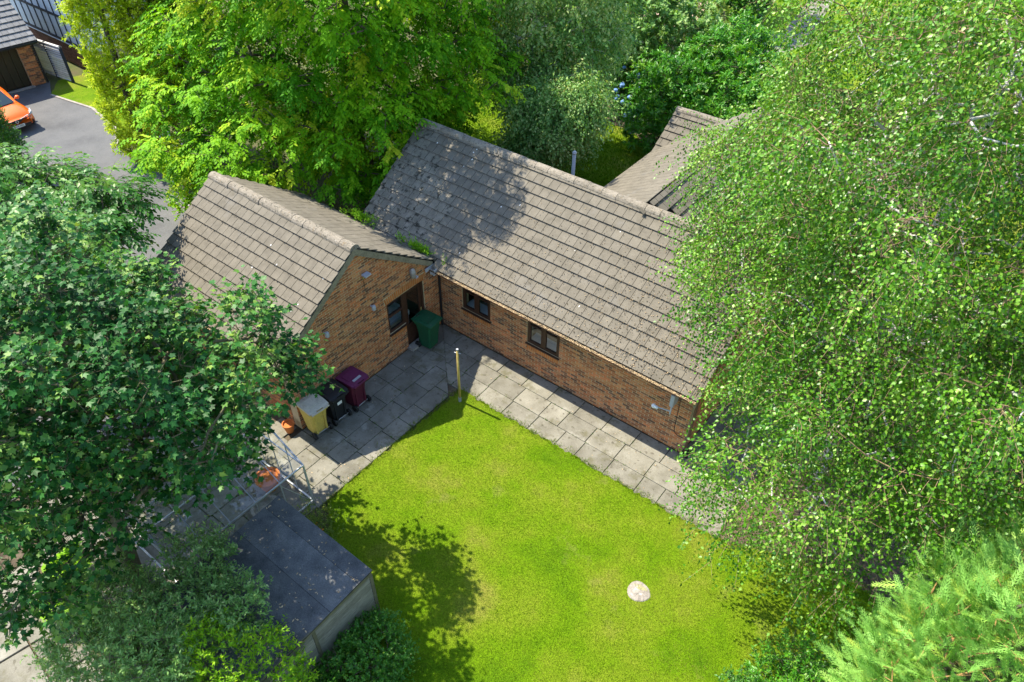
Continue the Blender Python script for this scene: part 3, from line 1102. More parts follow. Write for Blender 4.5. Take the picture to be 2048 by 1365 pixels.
# mortar bedding and moss along the ridges
mb = MB()
for x0, x1, y, z in ((XL, XR, MAIN_RY, MAIN_RZ), (GX0, GX1, GRID_RY, GRID_RZ)):
    for k in range(int((x1 - x0) * 75)):
        x = rs.uniform(x0, x1)
        side = rs.choice((-1, -1, 1))
        dd = abs(rs.gauss(0, .11)) + .03
        yy = y + side * dd
        zz = z - abs(yy - y) * TP + .035 + (.055 * max(0, 1 - dd / .15))
        r_ = rs.uniform(.006, .022)
        mb.add([(x - r_, yy - r_, zz - .006), (x + r_, yy - r_ * .6, zz - .006), (x + r_ * .5, yy + r_, zz - .004), (x, yy, zz + r_)], [(0, 1, 3), (1, 2, 3), (2, 0, 3)])
mb.build('ridge_moss', MT['debris'], house, kind='stuff')
# moss crumbs caught on the tiles near the birch and lower courses
mb, mb2 = MB(), MB()
nv = Vector((0, -math.sin(PT), math.cos(PT)))
for k in range(4600):
    if k < 2300:
        x, s = min(XR - .1, max(.2, rs.gauss(7.6, 1.3))), rs.uniform(.05, 3.9)
    else:
        x, s = rs.uniform(.3, XR), rs.uniform(.05, 3.9) * rs.random()
    row = round(s / GAUGE)
    if rs.random() < .6:
        s = row * GAUGE - .012 + rs.gauss(0, .012) if rs.random() < .5 else s
        if rs.random() < .6:
            x = round(x / .134) * .134 + rs.gauss(0, .008)
    if not (0 < s < 3.95):
        continue
    p = Vector((x, -.38, zM)) + Vector(up_f) * s + nv * .070
    r_ = rs.uniform(.006, .019)
    q = [p + Vector((-r_, 0, 0)), p + Vector((r_, 0, 0)), p + Vector(up_f) * r_ * 1.5, p + nv * r_]
    (mb if rs.random() < .6 else mb2).add(q, [(0, 1, 3), (1, 2, 3), (2, 0, 3)])
for k in range(1500):
    x, s = rs.uniform(GX0, GX1), rs.uniform(.1, Ls_gar - .1)
    s = round(s / GAUGE) * GAUGE - .012 + rs.gauss(0, .014)
    if s < .02:
        continue
    p = Vector((x, -5.9, zG)) + Vector(up_f) * s + nv * .070
    r_ = rs.uniform(.005, .016)
    mb.add([p + Vector((-r_, 0, 0)), p + Vector((r_, 0, 0)), p + Vector(up_f) * r_ * 1.5, p + nv * r_], [(0, 1, 3), (1, 2, 3), (2, 0, 3)])
mb.build('roof_moss', MT['soil'], house, kind='stuff')
mb2.build('roof_litter', MT['debris'], house, kind='stuff')
# pale lichen / bird lime spots
mb = MB()
for k in range(24):
    if k < 12:
        x, s, O = rs.uniform(GX0, GX1), rs.uniform(.2, Ls_gar - .2), Vector((0, -5.9, zG))
    else:
        x, s, O = rs.uniform(XL, 7), rs.uniform(.2, 3.8), Vector((0, -.38, zM))
    fr_ = (s % GAUGE)
    p = O + Vector((x, 0, 0)) + Vector(up_f) * s + nv * (.078 - fr_ / .34 * .052)
    a, b = rs.uniform(.008, .018), rs.uniform(.010, .03)
    mb.add([p + Vector((math.cos(t) * a, 0, 0)) + Vector(up_f) * math.sin(t) * b + nv * .003 for t in np.linspace(0, 5.4, 7)], [tuple(range(7))])
mb.build('lichen_spots', MT['white'], house, kind='stuff')

# valley between the roofs with lead, and weeds
m = MB()
m.prism([(XL + .2, -.40, 2.475), (XL + .2, -.08, 2.645), (XL + .2, -.08, 2.63), (XL + .2, -.40, 2.46)], (-XL - .2 - .05, 0, 0))
m.build('valley_lining', MT['lead'], house)

# verge boards on the gable
m = MB()
for s in (-1, 1):
    yE = -5.90 if s < 0 else -.30
    a = Vector((.02, GRID_RY, GRID_RZ - .02))
    b = Vector((.02, yE, GRID_RZ - .02 - abs(yE - GRID_RY) * TP))
    m.prism([a + Vector((0, 0, -.0)), b, b + Vector((0, 0, -.18)), a + Vector((0, 0, -.20))][:: (1 if s > 0 else -1)], (.055, 0, 0))
m.build('verge_board', MT['verge'], house)
m = MB()
for s in (-1, 1):
    yE = -.40 if s < 0 else 2 * MAIN_RY + .38
    a = Vector((8.53, MAIN_RY, MAIN_RZ - .02))
    b = Vector((8.53, yE, MAIN_RZ - .02 - abs(yE - MAIN_RY) * TP))
    m.prism([a, b, b + Vector((0, 0, -.18)), a + Vector((0, 0, -.20))][:: (1 if s > 0 else -1)], (.05, 0, 0))
m.build('verge_board', MT['verge'], house)
# eave soffits
m = MB()
m.box(.03, 8.52, -.34, -.004, 2.30, 2.335)
m.box(-5.60, .02, -5.86, -5.63, 2.36, 2.39)
m.build('soffit', MT['brown'], house)


def gutter(x0, x1, y, z, litter=True):
    m = MB()
    n = 9
    ro, ri = .062, .054
    vs = []
    for xx in (x0, x1):
        for r_ in (ro, ri):
            for t in range(n):
                a = math.pi + math.pi * t / (n - 1)
                vs.append((xx, y + math.cos(a) * r_, z + math.sin(a) * r_))
    fs = []
    for t in range(n - 1):
        fs.append((t, t + 1, 2 * n + t + 1, 2 * n + t))
        fs.append((n + t, 3 * n + t, 3 * n + t + 1, n + t + 1))
    fs += [(0, 2 * n, 3 * n, n), (n - 1, 2 * n - 1, 4 * n - 1, 3 * n - 1)]
    for b in (0, 2 * n):
        fs += [(b + t, b + n + t, b + n + t + 1, b + t + 1) for t in range(n - 1)]
    m.add(vs, fs)
    g = m.build('gutter', MT['brown'], house)
    if litter:
        d = MB()
        for k in range(int((x1 - x0) * 420)):
            x = rs.uniform(x0, x1)
            yy = y + rs.uniform(-.05, .05)
            zz = z - .004 + rs.uniform(0, .022)
            r_ = rs.uniform(.007, .02)
            a = rs.uniform(0, 6.28)
            d.add([(x + math.cos(a + q) * r_, yy + math.sin(a + q) * r_ * .8, zz + rs.uniform(-.006, .006)) for q in (0, 2.1, 4.2)], [(0, 1, 2)])
        d.build('gutter_litter', MT['debris'], g, kind='stuff')
        d = MB()
        d.box(x0 + .002, x1 - .002, y - .045, y + .045, z - .03, z - .006)
        d.build('gutter_silt', MT['soil'], g)


gutter(.10, 8.58, -.445, 2.395)
gutter(-5.74, .08, -5.965, 2.40)
# hopper at the inside corner, downpipes
m = MB()
m.prism([(.08, -.46, 2.40), (.30, -.46, 2.40), (.26, -.46, 2.22), (.10, -.46, 2.22)], (0, .22, 0))
m.box(.06, .10, -.62, -.20, 2.36, 2.47)
m.box(.30, .33, -.50, -.20, 2.36, 2.47)
m.build('rain_hopper', MT['grey'], house)
m = MB()
m.tube([(.12, -.36, 2.24), (.08, -.08, 2.05), (.075, -.075, 1.9), (.075, -.075, .02)], .034, 10)
m.build('downpipe', MT['black'], house)
m = MB()
m.tube([(8.50, -.40, 2.36), (8.48, -.16, 2.18), (8.47, -.02, 2.08), (8.47, .06, 1.95), (8.47, .06, .03)], .036, 10)
m.build('downpipe', MT['brownpipe'], house)
m = MB()
m.box(8.42, 8.62, -.10, .22, -.02, .03)
m.build('drain_gully', MT['black'], house)
# wall fittings on the gable
def spot(y, z, kind):
    if kind == 'flood':
        m = MB()
        m.box(.02, .08, y - .04, y + .04, z - .06, z + .02)
        m.box(.05, .21, y - .09, y + .11, z + .0, z + .045)
        o = m.build('security_light', MT['grey'], house)
        s = MB()
        s.sphere((.09, y - .07, z - .05), .03)
        s.build('sensor', MT['brass'], o)
        s = MB()
        s.tube([(.02, y - .02, z - .05), (.016, y - .01, z - .55)], .007, 5)
        s.build('cable', MT['black'], o)
    elif kind == 'small':
        m = MB()
        m.tube([(.0, y, z), (.06, y, z), (.10, y, z + .03)], .022, 8)
        m.ring([(.03, -.07), (.055, -.06), (.062, .02), (.05, .07), (.02, .09)], 12, (.12, y, z - .01))
        m.build('wall_lamp', MT['grey'], house)
    else:
        m = MB()
        m.ring([(.02, -.16), (.07, -.13), (.085, 0), (.07, .13), (.02, .17)], 12, (.09, y, z), 'z')
        m.box(.0, .04, y - .05, y + .05, z - .12, z + .12)
        o = m.build('bulkhead_lamp', MT['stone'], house, smooth=True)
        s = MB()
        s.box(.06, .14, y + .06, y + .15, z - .2, z - .155)
        s.build('lamp_bracket', MT['grey'], o)


spot(-2.80, 3.56, 'flood')
spot(-2.70, 2.42, 'small')
spot(-4.32, 2.58, 'small')
spot(-1.12, 2.62, 'bulk')
# grey security camera bracket on the long wall
m = MB()
m.box(7.90, 8.0, -.30, -.01, 1.72, 2.12)
m.tube([(7.97, -.28, 2.12), (7.97, -.30, 1.55), (7.97, -.30, 1.48)], .02, 8)
m.tube([(7.97, -.30, 1.58), (7.72, -.34, 1.56), (7.60, -.36, 1.55)], .016, 8)
br = m.build('camera_bracket', MT['grey'], house)
s = MB()
s.sphere((7.54, -.37, 1.55), .06, 12, 8)
s.ring([(.045, 0), (.045, .10)], 10, (7.56, -.37, 1.55), 'x')
s.build('security_camera', MT['white'], br, smooth=True)
m = MB()
m.tube([(8.05, -.013, 2.2), (8.07, -.013, .75), (8.10, -.013, .62), (8.2, -.013, .56), (8.36, -.013, .56)], .008, 5)
m.build('cable', MT['black'], house)
# soil vent pipes behind the main ridge
m = MB()
m.tube([(.62, 6.05, 0), (.62, 6.05, 3.55)], .062, 12)
v_ = m.build('vent_pipe', MT['grey'], house, smooth=True)
m = MB()
m.ring([(.075, 3.55), (.08, 3.58), (.05, 3.63), (.01, 3.65)], 12, (.62, 6.05, 0))
m.build('vent_cowl', MT['galv'], v_)

# rear wing: gabled roof running back from the main roof and a low cross roof
rear = [((1.65, 5.8), (8.35, 9.75), 2.40, 'y'), ((1.65, 9.66), (9.4, 12.75), 2.40, 'x')]
m = MB()
m.box(1.95, 7.85, 5.79, 9.9, 0, 2.40)
m.box(1.80, 9.3, 9.905, 12.5, 0, 2.40)
m.build('rear_wall', MT['brick'], house)
TILES.clear()
xr_ = 4.88
Lr_ = (xr_ - 1.65) / math.cos(PT)
up_l = (math.cos(PT), 0, math.sin(PT))
tile_slope((1.65, 10.6, 2.42), (0, -1, 0), up_l, 10.6 - 2.6, Lr_, None)
tile_slope((8.11, 2.6, 2.42), (0, 1, 0), (-math.cos(PT), 0, math.sin(PT)), 8.0, Lr_, None)
ry_, rz_ = 11.2, 2.42 + 1.54 * TP
Lc = 1.54 / math.cos(PT)
tile_slope((1.62, 9.66, 2.45), (1, 0, 0), up_f, 7.8, Lc, None)
tile_slope((9.42, 12.74, 2.45), (-1, 0, 0), up_b, 7.8, Lc, None)
jt = MB()
for (d, fu, p, O, u, v, n, s0, ms, a) in TILES:
    # keep only what stands outside the main roof
    c = O + u * p[0][0] + v * p[0][1]
    if c.z < MAIN_RZ - abs(c.y - MAIN_RY) * TP - .02:
        continue
    top, bot = tile_verts(p, u, v, n, O, s0)
    k = len(p)
    jt.add(top + bot, [tuple(range(k))] + [(k + e, k + (e + 1) % k, (e + 1) % k, e) for e in range(k)])
jt.build('rear_roof_tiles', MT['tile'], house, kind='stuff')
m = MB()
m.prism([(1.67, 3.2, 2.42), (xr_, 3.2, 2.42 + (xr_ - 1.65) * TP), (8.09, 3.2, 2.42), (8.09, 3.2, 2.36), (1.67, 3.2, 2.36)], (0, 7.4, 0))
m.prism([(1.66, 9.68, 2.45), (1.66, ry_, rz_ + .02), (1.66, 12.7, 2.45), (1.66, 12.7, 2.38), (1.66, 9.68, 2.38)], (7.7, 0, 0))
rr_ = m.build('roof', MT['deck'], house)
ridge_run(1.62, 9.4, ry_, rz_ + .04, rr_)
m = MB()
m.box(1.58, 1.645, 5.9, 9.62, 2.36, 2.44)
m.build('gutter', MT['grey'], house)
# chimney stack on the cross roof
m = MB()
m.box(6.0, 6.55, 11.0, 11.5, 2.6, 4.35)
m.box(5.95, 6.60, 10.95, 11.55, 4.355, 4.47)
ch = m.build('chimney', MT['brick_red'], house)
m = MB()
m.ring([(.11, 4.475), (.12, 4.75), (.09, 4.78)], 12, (6.27, 11.25, 0))
m.build('chimney_pot', MT['white'], ch)

# ------------------------------------------------------------------ bins
def wheelie_bin(loc, rz, body_m, lid_m, label, sticker=False, lidsticker=False):
    t = empty('wheelie_bin', loc, rz)
    tag(t, label, 'wheelie bin', 'wheelie bins outside the brick gable')
    # local: wheels and hinge at +x, front at -x
    rings = [(.19, .20, .07), (.215, .235, .5), (.26, .272, .93), (.285, .292, .93), (.285, .292, .99), (.26, .27, .99)]
    m = MB()
    vs, fs = [], []
    for (hx, hy, z) in rings:
        c = .04
        x0, x1 = -hx - .02 * (z / .93), hx
        for x, y in ((x0 + c, -hy), (x1 - c, -hy), (x1, -hy + c), (x1, hy - c), (x1 - c, hy), (x0 + c, hy), (x0, hy - c), (x0, -hy + c)):
            vs.append((x, y, z))
    for i in range(len(rings) - 1):
        fs += [(i * 8 + k, i * 8 + (k + 1) % 8, (i + 1) * 8 + (k + 1) % 8, (i + 1) * 8 + k) for k in range(8)]
    fs.append(tuple(range(8))[::-1])
    m.add(vs, fs)
    m.box(.20, .25, -.17, -.12, .12, .92)
    m.box(.20, .25, .12, .17, .12, .92)
    m.build('bin_body', body_m, t)
    m = MB()
    pr = [(-.335, .985), (-.33, 1.015), (-.2, 1.045), (.1, 1.06), (.26, 1.055), (.33, 1.04), (.33, 1.0), (.26, 1.0)]
    poly = [(x, -.30, z) for x, z in pr]
    m.prism(poly, (0, .60, 0))
    m.box(-.16, .14, -.2, .2, 1.055, 1.072)
    m.box(.325, .375, -.26, -.10, 1.0, 1.035)
    m.box(.325, .375, .10, .26, 1.0, 1.035)
    m.box(.375, .40, -.27, .27, 1.0, 1.035)
    lid = m.build('lid', lid_m, t)
    if lidsticker:
        s = MB()
        s.box(.155, .235, -.13, .15, 1.060, 1.063)
        s.build('label', MT['grey'], lid)
    for s in (-1, 1):
        m = MB()
        m.ring([(.03, -.03), (.10, -.03), (.105, -.01), (.105, .01), (.10, .03), (.03, .03)], 18, (.23, s * .25, .105), 'y')
        m.build('wheel', MT['rubber'], t)
    m = MB()
    m.tube([(.23, -.25, .105), (.23, .25, .105)], .012, 8)
    m.build('axle', MT['galv'], t)
    m = MB()
    m.tube([(.30, -.24, .90), (.36, -.22, .95), (.36, .22, .95), (.30, .24, .90)], .014, 8)
    m.build('handle', body_m, t)
    if sticker:
        s = MB()
        s.box(.268, .272, -.075, .075, .66, .76)
        s.build('label', MT['plate'], t)
    return t


wheelie_bin((.40, -1.02, .01), R(185), MT['bin_green'], MT['bin_green'], 'green wheelie bin standing in front of the half glazed door')
wheelie_bin((.42, -4.05, .01), R(3), MT['bin_maroon'], MT['bin_plum'], 'maroon wheelie bin with purple lid beside the black bin', lidsticker=True)
wheelie_bin((.37, -4.72, .01), R(-2), MT['bin_blk'], MT['bin_blk'], 'black wheelie bin with white label between yellow and maroon bins', sticker=True)
wheelie_bin((.33, -5.36, .01), R(-4), MT['bin_yellow'], MT['bin_cream'], 'yellow wheelie bin with cream lid at the gable corner')
# terracotta pot by the wall corner
m = MB()
m.ring([(.10, 0), (.15, .26), (.165, .27), (.165, .31), (.14, .31), (.13, .26)], 20, (0, 0, 0))
o = m.build('plant_pot', MT['terracotta'], None, smooth=False)
o.location = (-.22, -5.86, -.01)
tag(o, 'terracotta pot at the brick wall corner behind the yellow bin', 'plant pot')

# ------------------------------------------------------------------ washing line post
t = empty('washing_line_post', (2.647, -2.212, 0))
tag(t, 'thin brass coloured washing line post at the lawn corner', 'washing line post')
m = MB()
m.tube([(0, 0, -.02), (0, 0, 1.95)], .034, 10)
m.build('pole', MT['brass'], t, smooth=True)
m = MB()
m.tube([(0, 0, -.02), (0, 0, .16)], .044, 10)
m.build('socket', MT['galv'], t)
m = MB()
m.tube([(-.085, -.03, 1.86), (.085, .03, 1.86)], .012, 8)
m.tube([(0, 0, 1.95), (0, 0, 2.0)], .034, 10)
m.build('cross_hook', MT['galv'], t)

# inspection cover
t = empty('inspection_cover', (9.535, -4.12, -0.008))
tag(t, 'round worn grey and white inspection cover set in the lawn', 'manhole cover')
m = MB()
n = 28
rsd = random.Random(2)
prof = [(.25, -.02), (.25, .02), (.235, .035), (.15, .047), (.06, .05)]
vs = []
jr = [1 + .05 * math.sin(3 * 6.283 * k / n + 1) + rsd.uniform(-.02, .02) for k in range(n)]
for r_, h in prof:
    for k in range(n):
        a = 2 * math.pi * k / n
        vs.append((r_ * jr[k] * math.cos(a) * 1.03, r_ * jr[k] * math.sin(a), h + (rsd.uniform(-.006, .006) if r_ < .24 else 0)))
fs = [(i * n + k, i * n + (k + 1) % n, (i + 1) * n + (k + 1) % n, (i + 1) * n + k) for i in range(len(prof) - 1) for k in range(n)]
fs.append(tuple(range(4 * n, 5 * n)))
m.add(vs, fs)
m.build('cover', MT['cover'], t)
m = MB()
m.ring([(.045, .047), (.05, .056), (.03, .058)], 12, (-.03, -.05, 0))
m.build('lifting_eye', MT['stone'], t)

# ------------------------------------------------------------------ shed
shed = empty('garden_shed', (0, 0, 0))
tag(shed, 'weathered timber garden shed with dark felted roof beside the lawn', 'shed')
SX0, SX1, SY0, SY1 = 2.75, 5.47, -11.4, -8.12
def rz_(y):
    return 2.00 - (SY1 - y) * .035
m = MB()
m.prism([(SX0 - .06, SY0, rz_(SY0)), (SX0 - .06, SY1 + .05, rz_(SY1 + .05)), (SX0 - .06, SY1 + .05, rz_(SY1 + .05) - .03), (SX0 - .06, SY0, rz_(SY0) - .03)], (SX1 - SX0 + .12, 0, 0))
m.build('roof', MT['deck'], shed)
y1 = SY1 + .05
yn = SY1 - .32
k = 0
while y1 > SY0:
    y0 = max(yn, SY0)
    m = MB()
    a_, b_ = y0 + .005, y1 - .005
    m.prism([(SX0 - .062, a_, rz_(a_) + .004), (SX0 - .062, b_, rz_(b_) + .016), (SX0 - .062, b_, rz_(b_) + .001), (SX0 - .062, a_, rz_(a_) + .001)], (SX1 - SX0 + .124, 0, 0))
    o = m.build('felt_sheet', MT['felt'], shed)
    o.location = (0, 0, .002 * (k % 2))
    y1, yn = y0, y0 - .72
    k += 1
m = MB()
m.box(SX1 + .036, SX1 + .056, SY0, SY1 + .02, 1.86, 1.955)
m.build('fascia', MT['post'], shed)
m = MB()
for k in range(260):
    x, y = rs.uniform(SX0, SX1), rs.uniform(SY0, SY1)
    if k < 120:
        y = SY1 - .32 - .62 * int(rs.uniform(0, 5)) + rs.gauss(.03, .03)
    r_, t, z = rs.uniform(.008, .026), rs.uniform(0, 6.28), rz_(y) + .020
    m.add([(x + math.cos(t + a) * r_ * b, y + math.sin(t + a) * r_ * b, z + rs.uniform(0, .012)) for a, b in ((0, 1.4), (1.57, .6), (3.14, 1.2), (4.71, .6))], [(0, 1, 2), (0, 2, 3)])
m.build('roof_litter', MT['debris'], shed, kind='stuff')
# boards on the two visible walls
zb = .04
k = 0
while zb < 1.86:
    for (ya, yb) in ((SY0, -9.62), (-9.55, SY1)):
        m = MB()
        m.add([(SX1, ya, zb), (SX1, yb, zb), (SX1, yb, zb + .115), (SX1, ya, zb + .115), (SX1 + .034, ya, zb), (SX1 + .034, yb, zb), (SX1 + .004, yb, zb + .115), (SX1 + .004, ya, zb + .115)],
              [(4, 5, 6, 7), (0, 1, 5, 4), (2, 3, 7, 6), (1, 2, 6, 5), (3, 0, 4, 7)])
        o = m.build('board', MT['timber'], shed)
        o.rotation_euler = (0, 0, 0)
    m = MB()
    m.add([(SX0, SY1, zb), (SX1, SY1, zb), (SX1, SY1, zb + .115), (SX0, SY1, zb + .115), (SX0, SY1 + .018, zb), (SX1, SY1 + .018, zb), (SX1, SY1 + .006, zb + .115), (SX0, SY1 + .006, zb + .115)],
          [(7, 6, 5, 4), (4, 5, 1, 0), (6, 7, 3, 2), (5, 6, 2, 1), (7, 4, 0, 3)])
    m.build('board', MT['timber'], shed)
    zb += .115
m = MB()
m.box(SX0 + .01, SX1 - .004, SY0, SY1 - .004, .0, 1.9)
m.build('wall', MT['post'], shed)
for yy in (-9.62, SY1 - .03, SY0):
    m = MB()
    m.box(SX1 + .001, SX1 + .045, yy, yy + .07, .0, 1.84)
    m.build('cover_strip', MT['post'], shed)

# ------------------------------------------------------------------ greenhouse
gh = empty('greenhouse', (0, 0, 0))
tag(gh, 'small aluminium framed greenhouse under the sycamore behind the shed', 'greenhouse')
GHX0, GHX1, GHY0, GHY1, GE, GR = -.36, 2.02, -10.3, -6.98, 1.42, 2.12
gxm = (GHX0 + GHX1) / 2


def bar(a, b, r_=.016, name='glazing_bar', mat='alu'):
    m = MB()
    m.tube([a, b], r_, 4)
    m.build(name, MT[mat], gh)


for x in (GHX0, GHX1):
    bar((x, GHY0, GE), (x, GHY1, GE), .026, 'eave_rail')
    bar((x, GHY0, .05), (x, GHY1, .05), .026, 'base_rail')
for y in (GHY0, GHY1):
    bar((GHX0, y, .05), (GHX1, y, .05), .026, 'base_rail')
    bar((GHX0, y, GE), (GHX1, y, GE), .02, 'tie_bar')
bar((gxm, GHY0, GR), (gxm, GHY1, GR), .026, 'ridge_rail')
ny = 5
for i in range(ny + 1):
    y = GHY0 + (GHY1 - GHY0) * i / ny
    e = i in (0, ny)
    for x in (GHX0, GHX1):
        bar((x, y, .05), (x, y, GE), .028 if e else .014, 'corner_post' if e else 'glazing_bar')
        bar((x, y, GE), (gxm, y, GR), .028 if e else .014, 'rafter' if e else 'glazing_bar')
bar((GHX1, GHY1 - .04, .1), (GHX1, GHY1 - .72, GE), .012, 'brace')
bar((gxm, GHY1, .05), (gxm, GHY1, GR), .014)
bar((gxm - .62, GHY1, .05), (gxm - .62, GHY1, 1.78), .014)
bar((gxm + .62, GHY1, .05), (gxm + .62, GHY1, 1.78), .014)


def pane(pts):
    m = MB()
    a, b, c = Vector(pts[0]), Vector(pts[1]), Vector(pts[2])
    n = (b - a).cross(c - a).normalized() * .004
    m.prism(pts, n)
    m.build('pane', MT['ghglass'], gh)


for i in range(ny):
    ya = GHY0 + (GHY1 - GHY0) * i / ny + .02
    yb = GHY0 + (GHY1 - GHY0) * (i + 1) / ny - .02
    for x in (GHX0, GHX1):
        s = 1 if x < gxm else -1
        pane([(x + s * .03, ya, GE + .035), (x + s * .03, yb, GE + .035), (gxm - s * .03, yb, GR - .005), (gxm - s * .03, ya, GR - .005)])
        if not (x == GHX1 and i == ny - 1):
            pane([(x, ya, .09), (x, yb, .09), (x, yb, GE - .03), (x, ya, GE - .03)])
# things inside
m = MB()
m.ring([(.18, 0), (.29, .36), (.31, .37), (.31, .42), (.27, .42), (.24, .36)], 20)
o = m.build('plant_pot', MT['terracotta'])
o.location = (.85, -7.35, 0)
tag(o, 'large orange pot inside the greenhouse under its glass roof', 'plant pot')
m = MB()
m.ring([(.02, .0), (.24, .0), (.34, .06), (.36, .16), (.30, .16), (.27, .07), (.02, .05)], 20)
o = m.build('stone_bowl', MT['stone'])
o.location = (1.35, -7.85, 0)
tag(o, 'round grey stone bowl on the greenhouse floor', 'bowl')
# white sack by the shed
m = MB()
rsd = random.Random(6)
prof = [(.05, 0), (.2, .02), (.23, .12), (.2, .3), (.13, .42), (.05, .46)]
vs, fs, n = [], [], 12
for r_, h in prof:
    for k in range(n):
        a = 2 * math.pi * k / n
        q = r_ * rsd.uniform(.8, 1.15)
        vs.append((q * math.cos(a) * 1.3, q * math.sin(a), h + rsd.uniform(-.03, .03)))
fs = [(i * n + k, i * n + (k + 1) % n, (i + 1) * n + (k + 1) % n, (i + 1) * n + k) for i in range(len(prof) - 1) for k in range(n)] + [tuple(range(n))[::-1], tuple(range(5 * n, 6 * n))]
m.add(vs, fs)
o = m.build('sack', MT['bag'])
o.location = (2.3, -9.75, -.03)
tag(o, 'crumpled white sack lying between greenhouse and shed', 'sack')

# ------------------------------------------------------------------ neighbour: garage, half timbered house, fence, car
TH = R(-6)
nb = empty('neighbour_garage', (-27.45, 1.35, -.02), TH)
tag(nb, 'brick garage with dark brown door and grey tiled roof across the drive', 'garage')
m = MB()
m.box(-5.5, -.002, -.62, -.0, 0, 2.05)
m.box(-5.5, -.002, -4.2, -3.4, 0, 2.05)
m.box(-5.5, -5.2, -3.4, -.62, 0, 2.05)
m.box(-.3, -.002, -3.4, -.62, 1.93, 2.05)
wall_n = m.build('wall', MT['mortar'], nb)
z = .01
r_ = 0
bm_n = MB()
while z < 2.0:
    y = -.62 - (.11 if r_ % 2 else 0)
    while y < 0:
        a, b = max(y + .005, -.62), min(y + .22, 0)
        if b - a > .03:
            o = MB().box(-.01, .008, a, b, z, z + .066).build('brick', MT['brick'], wall_n)
        y += .225
    x = -2.0
    z += .075
    r_ += 1
for i in range(8):
    m = MB()
    a = -3.36 + i * .34
    m.box(-.16, -.13 + .008 * (i % 2), a + .008, a + .332, .06, 1.92)
    m.build('door_panel', MT['garagedoor'], nb)
m = MB()
m.box(-.06, .18, -3.5, -.55, .0, .035)
m.build('threshold', MT['stone'], nb)
m = MB()
m.box(.02, .5, -4.3, .2, 2.0, 2.06)
m.tube([(.52, -4.4, 2.1), (.52, .25, 2.1)], .06, 8)
m.build('gutter', MT['black'], nb)
m = MB()
m.tube([(.12, .12, 2.05), (.06, .08, 1.8), (.06, .08, .02)], .035, 8)
m.build('downpipe', MT['black'], nb)
P2_ = R(33)
m = MB()
m.prism([(.5, -4.4, 2.12), (-2.6, -4.4, 2.12 + 3.1 * math.tan(P2_)), (-5.7, -4.4, 2.12), (-5.7, -4.4, 2.04), (.5, -4.4, 2.04)], (0, 4.62, 0))
rf = m.build('roof', MT['deck'], nb)
TILES.clear()
tile_slope((.52, -4.4, 2.13), (0, 1, 0), (-math.cos(P2_), 0, math.sin(P2_)), 4.65, 3.1 / math.cos(P2_), None)
for (d, fu, p, O, u, v, n, s0, ms, a) in TILES:
    top, bot = tile_verts(p, u, v, n, O, s0)
    kk = len(p)
    MB().add(top + bot, [tuple(range(kk))] + [(kk + e, kk + (e + 1) % kk, (e + 1) % kk, e) for e in range(kk)]).build('roof_tile', MT['tile_grey'], rf)
m = MB()
m.prism([(.54, .2, 2.10), (-2.6, .2, 2.17 + 3.1 * math.tan(P2_)), (-2.6, .2, 2.0 + 3.1 * math.tan(P2_)), (.54, .2, 1.98)], (0, .06, 0))
m.build('verge_board', MT['verge'], nb)

hh = empty('half_timbered_house', (0, 0, 0))
tag(hh, 'half timbered house with white panels and black beams behind the garage', 'house')
HY = 3.45
m = MB()
m.box(-40, -26.2, HY, HY + 6, 0, 1.10)
hw = m.build('wall', MT['mortar'], hh)
z = .02
r_ = 0
bb = MB()
one = []
while z < 1.06:
    x = -33 - (.11 if r_ % 2 else 0)
    while x < -26.2:
        o = MB().box(x + .005, min(x + .22, -26.2), HY - .008, HY + .02, z, z + .066)
        bb.v and None
        bb.add(o.v, o.f)
        x += .225
    z += .075
    r_ += 1
bb.build('brickwork', MT['brick_dark'], hh, kind='stuff')
m = MB()
m.box(-40, -26.2, HY + .02, HY + 6, 1.101, 4.6)
m.build('rendered_wall', MT['render'], hh)
for x in np.arange(-38.2, -26.2, .72):
    m = MB()
    m.box(x, x + .10, HY - .005, HY + .03, 1.23, 4.6)
    m.build('beam', MT['tarpaint'], hh)
for z0, z1 in ((1.104, 1.225), (2.35, 2.47), (3.6, 3.72)):
    m = MB()
    m.box(-40, -26.2, HY - .02, HY + .03, z0, z1)
    m.build('beam', MT['tarpaint'], hh)
m = MB()
m.box(-40, -26.2, HY - .06, HY - .021, 1.06, 1.10)
m.build('ledge', MT['render'], hh)
m = MB()
m.prism([(-40.3, HY - .4, 4.55), (-40.3, HY + 3.2, 7.0), (-40.3, HY + 6.4, 4.55)], (14.5, 0, 0))
m.build('roof', MT['tile'], hh)

fe = empty('slatted_fence', (-28.35, 1.98, -.03), R(7))
tag(fe, 'sunlit grey slatted fence between the garage and golden conifer', 'fence')
for i in range(14):
    for a, b in ((-.55, .62), (.72, 1.85)):
        m = MB()
        zz = .08 + i * .115
        m.prism([(a, -.06, zz), (a, -.005, zz + .052), (a, -.017, zz + .064), (a, -.072, zz + .012)], (b - a, 0, 0))
        m.build('slat', MT['fence'], fe)
for x in (-.65, .62, 1.85):
    m = MB()
    m.box(x, x + .10, -.045, .055, 0, 1.78)
    m.build('post', MT['tarpaint'], fe)
m = MB()
m.box(-.65, 1.95, -.06, .07, 1.70, 1.76)
m.build('capping', MT['fence'], fe)

